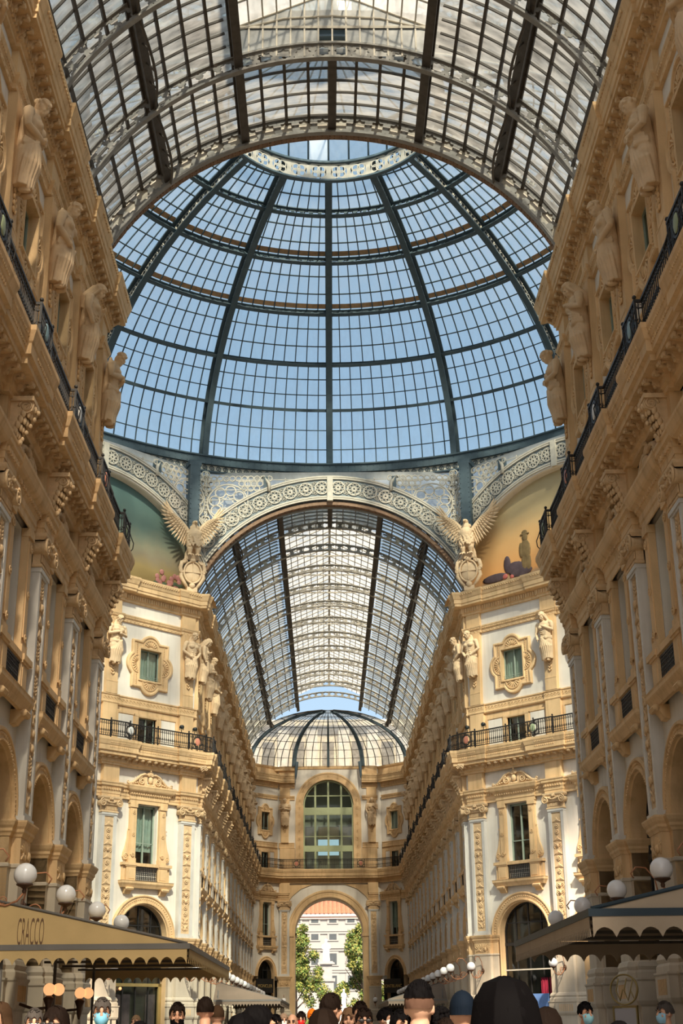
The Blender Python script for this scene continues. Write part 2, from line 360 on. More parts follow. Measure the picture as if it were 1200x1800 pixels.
def pilaster_shaft():
    mb = MB(); mb.box(-PW, PW, .055, .30, 5.84, 11.66)
    F = [(0, .28)]
    for x0, x1 in ((-PW, -.30), (.30, PW)): mb.box(x0, x1, 0, .055, 6.05, 11.5)
    mb.box(-PW, PW, 0, .055, 11.5, 11.66); mb.box(-PW, PW, 0, .055, 5.96, 6.05); mb.box(-PW-.04, PW+.04, -.04, .28, 5.84, 5.96)
    for x0, x1 in ((-.31, -.27), (.27, .31)): mb.box(x0, x1, .02, .06, 6.05, 11.5)
    mb.box(-PW-.02, PW+.02, -.03, .26, 11.56, 11.66)
    return mb.mesh('pilaster_shaft', M_MARBLE)
def pilaster_panel(seed):
    mb = MB(); mb.box(-.27, .27, .045, .07, 6.05, 11.5); mb.merge(relief(6.12, 11.42, .235, seed, .04)); return mb.mesh('relief_panel', M_STONE2)
def pier(hw):
    mb = MB()
    pth = lambda w, d: [(-hw-d, .75), (-hw-d, .2), (-w-d, .2), (-w-d, -d), (w+d, -d), (w+d, .2), (hw+d, .2), (hw+d, .75)]
    mb.cur = 1; mb.plan(pth(.5, 0), [(0, 3.0), (0, 4.86)]); mb.plan(pth(.5, 0), [(.0, 4.84), (.03, 4.86), (.03, 4.92), (0, 4.94)])
    mb.plan(pth(.5, 0), [(.10, 2.60), (.10, 2.72), (.06, 2.78), (.09, 2.86), (.05, 2.96), (0, 3.0)])
    mb.plan(pth(.5, 0), [(.10, 0), (.10, .3), (.06, .34), (.06, 1.95), (.10, 2.0), (.13, 2.08), (.13, 2.52), (.16, 2.56), (.16, 2.60), (.0, 2.60)])
    mb.cur = 0; mb.plan(pth(.5, 0), [(0, 4.92), (0, 5.52)]); mb.plan(pth(.5, 0), IMPOST)
    for s in (-1, 1): mb.merge(relief(4.92, 5.55, .16, 5+s, 0), Matrix.Translation((s*.22, 0, 0)))
    q = MB()
    for a in range(-4, 5): q.ell((a*.1, 0, 5.2+.12*math.cos(a*.35)), (.035, .04, .16-.012*abs(a)), 6, 4, Matrix.Rotation(a*.28, 3, 'Y'))
    mb.merge(q)
    for k in range(7): mb.box(-.36+.12*k-.02, -.36+.12*k+.02, -.145, -.12, 2.14, 2.46)
    return mb.mesh('pier', M_STONE, M_PIER)
def herm():
    mb = MB(); mb.frustum((-.34, .34, .36, .62, 17.8), (-.44, .44, .36, .62, 21.78))
    mb.box(-.47, .47, .42, .62, 22.2, 22.92); mb.box(-.46, .46, .38, .62, 15.28, 17.28)
    mb.box(-.36, .36, .33, .4, 17.8, 18.42); mb.box(-.37, .37, .32, .4, 18.42, 18.47)
    for k in range(4):   # hanging drop
        z = 19.35-.16*k
        for sx in (-1, 1): mb.ell((sx*.07, .33, z), (.05, .04, .085), 6, 4, Matrix.Rotation(sx*.5, 3, 'Y'))
        mb.ell((0, .31, z-.05), (.035, .035, .06), 6, 4)
    return mb.mesh('herm_pilaster', M_STONE)
def lower_wall(b, ro):
    mb = MB(); h = b/2; y = .28; n = 28; zt = 8.2
    def q(x0, x1, z0, z1): mb.quad((x0, y, z0), (x1, y, z0), (x1, y, z1), (x0, y, z1))
    q(-h, -ro, 5.84, zt); q(ro, h, 5.84, zt)
    for i in range(n):
        a, c = PI-PI*i/n, PI-PI*(i+1)/n; x0, x1 = ro*math.cos(a), ro*math.cos(c)
        mb.quad((x0, y, 5.84+ro*math.sin(a)), (x1, y, 5.84+ro*math.sin(c)), (x1, y, zt), (x0, y, zt))
    q(-h, h, zt, 9.34); q(-h, -.68, 9.34, 12.28); q(.68, h, 9.34, 12.28); q(-h, h, 12.28, 14.1)
    mb.box(-.72, -.68, .28, .62, 9.34, 12.28); mb.box(.68, .72, .28, .62, 9.34, 12.28); mb.box(-.72, .72, .28, .62, 12.28, 12.34)
    return mb.mesh('plaster_wall', M_PLASTER)
def upper_wall(b):
    mb = MB(); h = b/2; y = .58; 
    def q(x0, x1, z0, z1): mb.quad((x0, y, z0), (x1, y, z0), (x1, y, z1), (x0, y, z1))
    q(-h, h, 17.75, 18.85); q(-h, -.70, 18.85, 20.52); q(.70, h, 18.85, 20.52); q(-h, h, 20.52, 22.95)
    return mb.mesh('upper_plaster', M_PLASTER)
def attic_wall(b):
    mb = MB(); h = b/2; y = .56
    def q(x0, x1, z0, z1): mb.quad((x0, y, z0), (x1, y, z0), (x1, y, z1), (x0, y, z1))
    q(-h, -.56, 15.2, 16.86); q(.56, h, 15.2, 16.86); q(-h, h, 16.86, 17.3)
    for s in (-1, 1):
        a, c = (.60, .86); mb.box(min(s*a, s*c), max(s*a, s*c), .50, .57, 15.28, 16.95)
        for s2 in (1.48, min(1.9, h-.6)):
            pass
        x1 = min(1.95, h-.62); mb.box(min(s*(x1), s*(x1+.08)), max(s*x1, s*(x1+.08)), .51, .57, 15.28, 16.98)
    mb.box(-.86, .86, .49, .57, 16.88, 17.0); mb.box(-.6, .6, .5, .8, 16.84, 16.88)
    for s in (-1, 1):
        x1 = min(1.95, h-.62); mb.box(min(s*.9, s*x1), max(s*.9, s*x1), .52, .57, 16.92, 17.02)
        mb.cur = 1; mb.box(min(s*.94, s*(x1-.04)), max(s*.94, s*(x1-.04)), .545, .57, 15.5, 16.88); mb.cur = 0
    return mb.mesh('attic_wall', M_STONE, M_PLASTER)
# ---- windows
def archivolt(ri, ro):
    mb = MB(); w = ro-ri; z = 5.84
    pr = [(ro, .30), (ro, .16), (ro-.03, .12), (ro-.08, .12), (ro-.10, .17), (ro-.14, .17), (ro-w*.70, .17), (ro-w*.74, .13), (ro-w*.86, .13), (ro-w*.9, .20), (ri, .22), (ri, .74)]
    mb.arch(pr, 0, z, 0, PI, 36)
    n = int(PI*(ro-w*.4)/.13)
    for i in range(n):
        a = PI*(i+.5)/n; r = ro-w*.42; mb.ell((r*math.cos(a), .165, z+r*math.sin(a)), (.045, .03, .045), 5, 4)
    n = int(PI*ri/.09)
    for i in range(n): a = PI*(i+.5)/n; r = ri+w*.2; mb.ell((r*math.cos(a), .125, z+r*math.sin(a)), (.022, .02, .022), 5, 3)
    for s in (-1, 1): mb.box(min(s*ri, s*(ri+.02)), max(s*ri, s*(ri+.02)), .2, .74, 0, 5.84)
    return mb.mesh('archivolt', M_STONE)
def arch_frame(ri):
    mb = MB(); z = 5.84; y = .62
    mb.arch([(ri, y), (ri-.08, y), (ri-.08, y+.1), (ri, y+.1)], 0, z, 0, PI, 28, closed=True)
    for x in (-ri*.52, 0, ri*.52): mb.box(x-.03, x+.03, y, y+.08, 0, z+math.sqrt(ri*ri-x*x)-.02)
    mb.box(-ri, ri, y-.02, y+.1, z-.55, z-.40); mb.box(-ri, ri, y, y+.08, z+.52, z+.57); mb.box(-ri, ri, y, y+.08, 0, .25)
    for s in (-1, 1): mb.box(min(s*ri, s*(ri-.08)), max(s*ri, s*(ri-.08)), y, y+.1, 0, z)
    return mb.mesh('window_frame', M_IRON)
def arch_pane(ri, i):
    xs = [-ri, -ri*.52, 0, ri*.52, ri]; x0, x1 = xs[i], xs[i+1]; mb = MB(); y = .66; z = 5.84; n = 8
    for k in range(n):
        a, c = x0+(x1-x0)*k/n, x0+(x1-x0)*(k+1)/n
        mb.quad((a, y, 0), (c, y, 0), (c, y, z+math.sqrt(max(0, ri*ri-c*c))), (a, y, z+math.sqrt(max(0, ri*ri-a*a))))
    return mb.mesh('pane', M_GWIN)
def tall_surround():
    mb = MB()
    for s in (-1, 1):
        X = lambda a, c: (min(s*a, s*c), max(s*a, s*c))
        mb.box(*X(.74, 1.14), .12, .30, 9.34, 12.30); mb.box(*X(.80, 1.08), .09, .13, 9.75, 12.0); mb.box(*X(.72, 1.18), .07, .30, 12.10, 12.30); mb.box(*X(.72, 1.2), .08, .30, 9.34, 9.58)
        for z in (9.75, 10.75, 11.85):
            mb.arch([(.10, .085), (.10, .06), (.06, .06), (.06, .085)], s*.94, z, 0, 2*PI, 12, closed=True); mb.ell((s*.94, .07, z), (.035, .03, .035), 6, 4)
        # side scroll
        q = [(1.14, 11.1), (1.20, 10.9), (1.22, 10.6), (1.30, 10.2), (1.44, 9.85), (1.48, 9.62), (1.42, 9.50), (1.14, 9.50)]
        mb.extr([(s*a, c) for a, c in q], .16, .30); mb.spiral((s*1.32, 9.68), .13, 1.5, 0, -s, .15, .025, 18, 4); mb.spiral((s*1.19, 11.02), .06, 1.3, 0, s, .15, .018, 12, 4)
        mb.box(*X(.72, 1.30), .06, .30, 8.48, 9.20); mb.box(*X(.80, 1.18), .04, .07, 8.58, 9.08); mb.box(*X(1.30, 1.48), .14, .30, 8.48, 9.18)
        mb.box(*X(.70, 1.38), .03, .30, 9.16, 9.22); mb.box(*X(.70, 1.55), .0, .30, 9.22, 9.36)
    mb.box(-.76, .76, .05, .62, 9.20, 9.36)
    # hood
    mb.plan([(-1.20, .30), (-1.20, .12), (1.20, .12), (1.20, .30)], [(0, 12.28), (.02, 12.3), (.02, 12.46), (.05, 12.5), (.05, 12.66), (.09, 12.72), (.14, 12.84), (.22, 12.90), (.26, 12.96), (.30, 13.08), (.32, 13.12), (.32, 13.20), (-.2, 13.20)])
    for i in range(17): x = -1.2+2.4*i/16; mb.box(x-.03, x+.03, -.03, .06, 12.74, 12.82)
    return mb.mesh('surround', M_STONE)
def pediment():
    mb = MB(); y = .10
    for s in (-1, 1):
        pts = [(s*1.45, 13.30), (s*1.32, 13.28), (s*1.10, 13.34), (s*.86, 13.52), (s*.62, 13.74), (s*.36, 13.84), (s*.16, 13.80)]
        mb.tube([(a, y, c) for a, c in pts], [.05, .06, .07, .075, .07, .06, .05], 6)
        mb.spiral((s*.52, 13.47), .20, 1.8, PI/2, -s, y, .05, 30, 5); mb.spiral((s*1.40, 13.36), .085, 1.4, 0, s, y, .03, 16, 4)
        mb.extr([(s*1.42, 13.20), (s*.14, 13.20), (s*.14, 13.74), (s*.40, 13.78), (s*.66, 13.66), (s*.92, 13.42), (s*1.15, 13.28)], .14, .28)
        for k in range(4): mb.ell((s*(.82+.13*k), y-.02, 13.36-.03*k), (.07, .05, .05), 6, 4)
    mb.ell((0, .06, 13.52), (.15, .12, .19), 8, 6)
    for k in range(-3, 4): mb.ell((k*.055, .08, 13.88-abs(k)*.03), (.035, .06, .13), 6, 4, Matrix.Rotation(k*.3, 3, 'Y'))
    for k in range(-2, 3): mb.ell((k*.09, .06, 13.28), (.05, .06, .07), 6, 4)
    mb.ell((0, .06, 14.0), .06, 6, 5)
    return mb.mesh('pediment', M_STONE2)
def sill():
    mb = MB(); mb.plan([(-1.50, .30), (-1.50, .04), (1.50, .04), (1.50, .30)], [(-.1, 8.14), (0, 8.14), (.02, 8.18), (.06, 8.26), (.10, 8.32), (.12, 8.36), (.12, 8.44), (.14, 8.48), (-.3, 8.48)])
    return mb.mesh('sill', M_STONE)
def sill_bracket():
    mb = MB(); mb.extr([(.28, 0), (-.06, 0), (-.10, -.06), (-.06, -.14), (.04, -.14), (.10, -.20), (.16, -.30), (.28, -.32)], -.2, .2, 'x')
    for s in (-1, 1): mb.tube([(s*.2, -.02, -.08), (s*.215, -.02, -.08)], .075, 10)
    return mb.mesh('sill_bracket', M_STONE)
def grille():
    mb = MB(); x0, x1, z0, z1 = -.70, .70, 8.5, 9.18
    for z in (z0+.02, z1-.03): mb.box(x0, x1, .10, .13, z-.02, z+.02)
    for i in range(12):
        x = x0+.06+(x1-x0-.12)*i/11; mb.box(x-.012, x+.012, .105, .125, z0, z1)
        if i < 11:
            c = x+.058
            for z in (8.64, 8.84, 9.03): mb.arch([(.058, .10), (.058, .13), (.042, .13), (.042, .10)], c, z, 0, 2*PI, 8, closed=True)
    return mb.mesh('grille', M_IRON)
def tall_frame():
    mb = MB(); y = .52
    for s in (-1, 1): mb.box(min(s*.68, s*.60), max(s*.68, s*.60), y, y+.08, 9.34, 12.28); mb.box(min(s*.035, 0), max(s*.035, 0), y-.02, y+.08, 9.34, 12.28)
    for z in (9.36, 10.4, 12.2): mb.box(-.68, .68, y, y+.07, z-.03 if z != 10.4 else z-.02, z+.06 if z != 10.4 else z+.02)
    return mb.mesh('sash', M_SASH)
def flat_pane(x0, x1, z0, z1, y): return MB().quad((x0, y, z0), (x1, y, z0), (x1, y, z1), (x0, y, z1)).mesh('pane', M_GWIN)
def curtain(x0, x1, z0, z1, y):
    mb = MB(); n = 24; rs = [[(x0+(x1-x0)*i/n, y+.03*math.sin(i*1.9)+.015*math.sin(i*.7), z) for i in range(n+1)] for z in (z0, (z0+z1)/2, z1)]
    return mb.rings(rs, closed=False, smooth=True).mesh('curtain', M_CURTAIN)
def quatre():
    mb = MB(); N = 120; cz = 19.69; inner = (.70, .83)
    def rad(a, hx, hz, lr):
        c, s = math.cos(a), math.sin(a); r = min(hx/max(abs(c), 1e-6), hz/max(abs(s), 1e-6))
        for (lx, lz, q) in ((hx-.35, 0, lr), (-hx+.35, 0, lr), (0, hz-.30, lr), (0, -hz+.30, lr)):
            bq = lx*c+lz*s; d = bq*bq-(lx*lx+lz*lz-q*q)
            if d > 0: r = max(r, bq+math.sqrt(d))
        return r
    def rect(a): c, s = math.cos(a), math.sin(a); return min(inner[0]/max(abs(c), 1e-6), inner[1]/max(abs(s), 1e-6))
    rows = []
    for k in range(9):
        row = []
        for i in range(N):
            a = 2*PI*(i+.5)/N; ro = rad(a, 1.22, 1.28, .66); ri = rect(a)
            r, y = [(ro, .58), (ro, .45), (ro-.05, .42), (ro-.13, .42), (ro-.17, .48), (ri+.13, .48), (ri+.09, .42), (ri, .43), (ri, .80)][k]
            row.append((r*math.cos(a), y, cz+r*math.sin(a)))
        rows.append(row)
    mb.rings(rows)
    for (cx, c2, a0) in ((0, cz+.88, 0), (0, cz-.88, PI), (.78, cz, -PI/2), (-.78, cz, PI/2)):   # shells
        for i in range(9):
            a = a0+PI*(i+.5)/9; mb.ell((cx+.30*math.cos(a), .46, c2+.30*math.sin(a)), (.035, .035, .16), 6, 4, Matrix.Rotation(PI/2-a, 3, 'Y'))
        mb.arch([(.50, .48), (.50, .44), (.45, .44), (.45, .48)], cx, c2, a0, a0+PI, 14)
    for s in (-1, 1):
        for i in range(7): mb.ell((s*.90, .46, 18.6+.1*i-.1), (.03, .025, .035), 5, 3); mb.ell((s*.90, .46, 20.2+.1*i), (.03, .025, .035), 5, 3)
    return mb.mesh('surround', M_STONE)
def small_frame(hx, z0, z1, y=.70):
    mb = MB()
    for s in (-1, 1): mb.box(min(s*hx, s*(hx-.06)), max(s*hx, s*(hx-.06)), y, y+.06, z0, z1)
    mb.box(-.03, .03, y-.02, y+.06, z0, z1); mb.box(-hx, hx, y, y+.06, z0, z0+.06); mb.box(-hx, hx, y, y+.06, z1-.06, z1)
    if z0 > 17: mb.box(-hx, hx, y-.1, y-.08, z0+.22, z0+.24); mb.box(-hx, hx, y-.1, y-.08, z0+.12, z0+.14)
    return mb.mesh('sash', M_SASH)
# ---- railing following the balcony edge
def railing(b, var, part):
    y = -.44; mb = MB(); w, d = .60, .14
    path = [(x, yy) for x, yy in seq(b, w, d, y, var)]
    if var == 'end': path = path[:-1] + [(path[-2][0]+.9, path[-2][1]+.9)]
    if var == 'start': path = path[1:]
    def rib(z, r): mb.plan(path, [(r, z-r), (r, z+r), (-r, z+r), (-r, z-r), (r, z-r)])
    if part == 'top_rail':
        rib(16.16, .03); rib(16.0, .012)
        return mb.mesh(part, M_IRON)
    if part == 'bottom_rail': rib(15.40, .02); rib(15.62, .010); return mb.mesh(part, M_IRON)
    if part == 'post':
        mb.box(-.025, .025, -.025, .025, 15.28, 16.2); mb.ell((0, 0, 16.25), .05, 6, 5); mb.ell((0, 0, 15.7), .045, 6, 5)
        mb.tube([(0, -.02, 15.3), (0, -.12, 15.42), (0, -.14, 15.6), (0, -.06, 15.8), (0, -.01, 15.95)], .016, 4)
        return mb.mesh(part, M_IRON)
    if part == 'lattice':
        def f(x, yy, a):
            q = MB(); q.box(-.011, .011, -.011, .011, 15.4, 16.16)
            q.box(-.022, .022, -.022, .022, 15.62, 15.68); q.ell((0, 0, 15.98), .026, 5, 4)
            for s in (-1, 1): q.spiral((s*.033, 15.51), .042, 1.2, 0, s, 0, .009, 9, 3); q.spiral((s*.03, 16.06), .036, 1.1, 0, s, 0, .009, 8, 3)
            q.tube([(-.05, 0, 15.66), (0, 0, 15.76), (.05, 0, 15.66)], .009, 3)
            mb.merge(q, M3(x, yy, 0, a))
        along(path, .135, f)
        return mb.mesh(part, M_IRON)
    if part == 'medallion':
        yy = y-d
        mb.box(-.36, .36, yy-.012, yy+.012, 15.42, 15.46); mb.box(-.36, -.33, yy-.015, yy+.015, 15.4, 16.16); mb.box(.33, .36, yy-.015, yy+.015, 15.4, 16.16)
        mb.arch([(.29, yy-.02), (.29, yy+.02), (.24, yy+.02), (.24, yy-.02)], 0, 15.78, 0, 2*PI, 20, closed=True)
        for k in range(8): a = PI*k/4+.39; mb.spiral((.30*math.cos(a), 15.78+.30*math.sin(a)), .07, 1.4, a, 1, yy, .014, 12, 3)
        return mb.mesh(part, M_IRON)
SHIELDS = [mat('shield_'+n, c, .5, .05) for n, c in (('white', (.7, .7, .68)), ('rose', (.55, .22, .15)), ('green', (.30, .36, .22)), ('blue', (.25, .38, .42)))]
def shield(i):
    yy = -.60
    mb = MB(); mb.ell((0, yy, 15.78), (.17, .03, .21), 14, 6); return mb.mesh('shield', SHIELDS[i])

class Wall:
    def __init__(s, name, origin, theta, label, key):
        s.root = thing(name, label, 'wall', (origin[0], origin[1], 0), theta, kind='structure'); s.o = origin; s.t = theta; s.key = key
    def add(s, name, me, x=0, y=0, z=0, parent=None, scale=None, kind=None): return obj(name, me, parent or s.root, (x, y, z), 0, scale, kind)
    def world(s, x, y, z):
        c, q = math.cos(s.t), math.sin(s.t); return Vector((s.o[0]+x*c-y*q, s.o[1]+x*q+y*c, z))
NWIN = [0]
def window_root(w, x, sx, label):
    NWIN[0] += 1
    r = thing('window_%d' % NWIN[0], label, 'window', w.world(x, 0, 0), w.t, kind='structure')
    if sx != 1: r.scale = (sx, 1, 1)
    return r
def window_bay(w, x, b, where, lod=0, sx=1, ri=None, ro=None, skip=()):
    """the four stacked openings of one bay and the wall they sit in; where: phrase that finds the bay"""
    ri = ri or (1.38 if b < 4.6 else 1.52); ro = ro or (1.74 if b < 4.6 else 2.0)
    w.add('plaster_panel', C(('lw', b, ro), lambda: lower_wall(b/sx, ro)), x, scale=(sx, 1, 1))
    w.add('upper_plaster', C(('uw', b), lambda: upper_wall(b/sx)), x, scale=(sx, 1, 1)); w.add('attic_storey', C(('aw', b), lambda: attic_wall(b/sx)), x, scale=(sx, 1, 1))
    if 'arch' not in skip:
        r = window_root(w, x, sx, 'round-arched dark shop window, ' + where)
        obj('archivolt', C(('av', ri), lambda: archivolt(ri, ro)), r); obj('window_frame', C(('af', ri), lambda: arch_frame(ri)), r)
        for i in range(4): obj('pane', C(('ap', ri, i), lambda: arch_pane(ri, i)), r)
    r = window_root(w, x, sx, 'tall window with scrolled pediment, ' + where)
    obj('surround', C('ts', tall_surround), r); obj('pediment', C('pd', pediment), r); obj('sill', C('si', sill), r)
    for s in (-1, 1): obj('sill_bracket', C('sb', sill_bracket), r, (s*1.12, 0, 8.16))
    obj('grille', C('gr', grille), r); obj('sash', C('tf', tall_frame), r)
    for k, (x0, x1) in enumerate(((-.66, 0), (0, .66))):
        for j, (z0, z1) in enumerate(((9.36, 10.4), (10.4, 12.26))): obj('pane', C(('tp', k, j), lambda: flat_pane(x0, x1, z0, z1, .56)), r)
    if lod == 0 and (NWIN[0] // 4) % 2: obj('curtain', C('tc', lambda: curtain(-.66, .66, 10.0, 12.28, .70)), r)
    r = window_root(w, x, sx, 'low attic window behind the iron railing, ' + where)
    obj('sash', C('sf1', lambda: small_frame(.56, 15.25, 16.86)), r)
    for k, (x0, x1) in enumerate(((-.54, 0), (0, .54))): obj('pane', C(('sp1', k), lambda: flat_pane(x0, x1, 15.28, 16.84, .73)), r)
    r = window_root(w, x, sx, 'small window in a four-lobed shell surround, ' + where)
    obj('surround', C('qf', quatre), r); obj('sash', C('sf2', lambda: small_frame(.70, 18.86, 20.52)), r)
    for k, (x0, x1) in enumerate(((-.68, 0), (0, .68))): obj('pane', C(('sp2', k), lambda: flat_pane(x0, x1, 18.9, 20.5, .74)), r)
    if (NWIN[0] // 4) % 3 != 1: obj('curtain', C('qc', lambda: curtain(-.68, .68, 18.86, 20.52, .86)), r)
def pilaster_bay(w, x, b, where, near, lod=0, var='mid', mir=1, cons=True, trims=True, hwp=None, lower=True):
    sc = (mir, 1, 1)
    hwp = hwp or (b/2-1.38)
    if lower:
        w.add('pier', C(('pier', hwp), lambda: pier(hwp)), x)
        p = w.add('pilaster', C('ps', pilaster_shaft), x); k = int(abs(x)*7) % 3
        obj('relief_panel', C(('pp', k), lambda: pilaster_panel(11+k)), p); obj('capital', C('cap', capital), p)
        w.add('frieze_block', C('fb', lambda: MB().box(-.48, .48, .0, .3, 13.18, 14.08).mesh('frieze_block', M_STONE)), x)
    w.add('herm_pilaster', C('herm', herm), x)
    if cons: w.add('console', C('cons', console), x, 0, 14.06)
    if trims:
        for kind, nm in (('slab', 'balcony_slab'), ('top', 'cornice'), ('ent', 'entablature'), ('band', 'carved_band'), ('string', 'string_course')):
            w.add(nm, C((kind, b, var), lambda: trim_mesh(kind, b, var)), x, scale=sc)
        # soffit modillions
        if lod == 0:
            for i in range(10):
                xx = -b/2+b*(i+.5)/10
                if var == 'end' and xx > .75: continue
                if var == 'start' and xx < -.6: continue
                yo = -.0 if abs(xx) < .6 else .12
                w.add('modillion', C('mod1', lambda: modillion(True)), x+mir*xx, yo-.15, 14.475)
                w.add('cornice_modillion', C('mod2', lambda: modillion(False)), x+mir*xx, (.40 if abs(xx) < .55 else .5)-.16, 23.375)
        else:
            def mj():
                mb = MB()
                for i in range(10):
                    xx = -b/2+b*(i+.5)/10; yo = -.15 if abs(xx) < .6 else -.03
                    mb.extr([(yo+.02, 0), (yo-.30, 0), (yo-.33, -.06), (yo-.25, -.12), (yo-.12, -.08), (yo, -.2)], xx-.075, xx+.075, 'x')
                return mb.mesh('modillions', M_STONE2)
            w.add('modillion_strip', C(('mj', b), mj), x, 0, 14.475, kind='stuff')
        r = thing('balcony_railing', 'black iron balcony railing, ' + where, 'railing', w.world(x, 0, 0), w.t, near)
        r.scale = sc
        obj('top_rail', C(('rt', b, var), lambda: railing(b, var, 'top_rail')), r); obj('bottom_rail', C(('rb', b, var), lambda: railing(b, var, 'bottom_rail')), r)
        obj('lattice', C(('rl', b, var), lambda: railing(b, var, 'lattice')), r, kind='stuff')
        if lod == 0:
            md = obj('medallion', C(('rm', b, var), lambda: railing(b, var, 'medallion')), r); i = int(abs(x)*3) % 4
            obj('shield', C(('sh', i), lambda: shield(i)), md)
        for s in (-1, 1): obj('post', C('post', lambda: railing(1, 'mid', 'post')), r, (s*.6, -.58, 0))
# ------------------------------------------------------------------ carved herm statues (four kinds), robe bottom at z=0, back at y=0
def statue_mesh(kind):
    mb = MB(); rn = random.Random(kind*3+1); E = mb.ell; man = kind in (0, 2)
    def limb(pts, rs): mb.tube(pts, rs, 10)
    # skirt
    secs = [(0, .27, .17), (.25, .30, .19), (.55, .34, .22), (.85, .36, .24), (1.05, .31, .21), (1.2, .27, .18), (1.4, .32, .21), (1.62, .37, .23), (1.78, .36, .20), (1.88, .22, .15)]
    mb.rings([[(a*math.cos(2*PI*i/20), -.12+c*math.sin(2*PI*i/20), z) for i in range(20)] for z, a, c in secs], cap=True)
    for i in range(11):   # folds
        a = PI*1.05+PI*.9*i/10; kx = -.12 if kind % 2 else .14
        x0, x1 = .335*math.cos(a), .30*math.cos(a)
        mb.tube([(kx*.6+x0*.5, -.14+.26*math.sin(a), 1.06), (x0*1.1, -.14+.30*math.sin(a), .6), (x1*1.05, -.12+.25*math.sin(a), .25), (x1, -.12+.23*math.sin(a), rn.uniform(-.05, .03))], [.025, .034, .038, .045], 6)
    for i in range(4):   # waist roll
        mb.tube([(-.36, -.10, .98+.05*i), (-.12, -.35, 1.06-.02*i+.03*kind), (.16, -.36, 1.0+.03*i), (.36, -.10, 1.1-.04*i)], .045, 6)
    for sx in (-1, 1):   # feet
        E((sx*.11, -.24, -.06), (.075, .14, .06), 10, 6)
    # chest
    if man:
        for sx in (-1, 1): E((sx*.15, -.29, 1.60), (.155, .10, .115), 12, 8)
        for sx in (-1, 1):
            for k in range(3): E((sx*.075, -.285, 1.42-.11*k), (.075, .05, .055), 10, 6)
    else:
        for sx in (-1, 1): E((sx*.145, -.30, 1.56), (.115, .11, .115), 12, 8)
        for k in range(5): mb.tube([(-.36, -.14, 1.78-.1*k), (-.1, -.36, 1.56-.10*k), (.2, -.34, 1.36-.07*k), (.34, -.16, 1.2-.03*k)], .026, 6)
    for sx in (-1, 1): E((sx*.37, -.12, 1.77), (.125, .13, .12), 12, 8)
    # arms
    S = lambda sx: (sx*.42, -.12, 1.76)
    if kind == 0: A = {-1: [(-.50, -.18, 1.38), (-.05, -.42, 1.50)], 1: [(.50, -.18, 1.36), (.0, -.44, 1.40)]}
    elif kind == 1: A = {-1: [(-.50, -.16, 1.36), (-.38, -.30, 1.02)], 1: [(.50, -.18, 1.38), (.10, -.43, 1.62)]}
    elif kind == 2: A = {-1: [(-.53, -.12, 1.34), (-.22, -.36, 1.06)], 1: [(.53, -.14, 1.34), (.18, -.38, 1.06)]}
    else: A = {-1: [(-.49, -.18, 1.36), (-.02, -.42, 1.24)], 1: [(.49, -.2, 1.36), (.02, -.44, 1.30)]}
    for sx in (-1, 1):
        e, h = A[sx]; limb([S(sx), tuple((a+b)/2 for a, b in zip(S(sx), e)), e, tuple((a+b)/2 for a, b in zip(e, h)), h], [.11, .105, .08, .08, .055])
        E(h, (.075, .07, .06), 10, 6)
        d = Vector(h)-Vector(e); d.normalize()
        for k in range(4): q = Vector(h)+d*.05+Vector((0, -.02, .035-.024*k)); mb.tube([q, q+d*.07+Vector((0, .02, -.02))], [.017, .014], 6)
    # neck, head bowed forwards
    limb([(0, -.12, 1.82), (0, -.20, 2.02)], [.115, .095]); hc = Vector((0, -.26, 2.13)); T = Matrix.Rotation(R(34), 3, 'X')
    P = lambda x, y, z: hc+T @ Vector((x, y, z))
    E(hc, (.130, .155, .175), 16, 10, T); E(P(0, -.10, -.10), (.095, .08, .085), 12, 8, T); E(P(0, -.165, -.02), (.026, .04, .06), 8, 6, T)
    for sx in (-1, 1): E(P(sx*.055, -.135, .045), (.05, .03, .018), 8, 6, T); E(P(sx*.13, 0, 0), (.02, .035, .05), 8, 6, T); E(P(sx*.07, -.115, -.045), (.045, .04, .04), 8, 6, T)
    E(P(0, -.155, -.085), (.045, .02, .014), 8, 6, T); E(P(0, -.145, -.112), (.04, .02, .016), 8, 6, T)
    for k in range(44):   # curls
        a = rn.uniform(0, 2*PI); b = rn.uniform(.05, 1.5); x, y, z = .14*math.cos(a)*math.cos(b), .165*math.sin(a)*math.cos(b)+.01, .05+.15*math.sin(b)
        if y < -.10 and z < .12: continue
        E(P(x, y, z), .043, 6, 5)
    if kind == 0:
        for k in range(16): E(P(rn.uniform(-.08, .08), rn.uniform(-.16, -.08), rn.uniform(-.26, -.13)), .04, 6, 5)
    if kind == 1:   # veil
        E(P(0, .05, .06), (.175, .17, .19), 12, 8, T); limb([P(0, .10, .05), (0, .02, 1.9), (0, .04, 1.5)], [.16, .22, .26]); 
        for sx in (-1, 1): mb.tube([P(sx*.14, -.03, .05), (sx*.22, -.12, 1.9), (sx*.34, -.2, 1.62)], .05, 6)
    if kind == 3: E(P(0, .17, .06), (.09, .09, .09), 8, 6); mb.tube([P(-.14, -.04, .09), P(0, -.12, .16), P(.14, -.04, .09)], .03, 6)
    if kind == 2: mb.tube([P(-.15, -.02, .10), P(0, -.15, .14), P(.15, -.02, .10)], .03, 6)
    E((0, .0, 1.2), (.25, .12, 1.0), 10, 8)
    me = remesh(mb, .019, 1, .3); me.materials.append(M_STATUE); return me
STAT = [statue_mesh(k) for k in range(4)]
SDESC = ['bearded man', 'veiled woman', 'bare-chested man', 'robed woman']
def statue(w, x, k, where, group, y=.38, mir=1):
    tag(obj('herm_statue', STAT[k], None, w.world(x, y, 19.42), (R(5), 0, w.t), (mir*1.06, 1.12, 1.06)), 'stone ' + SDESC[k] + ', ' + where, 'statue', group)

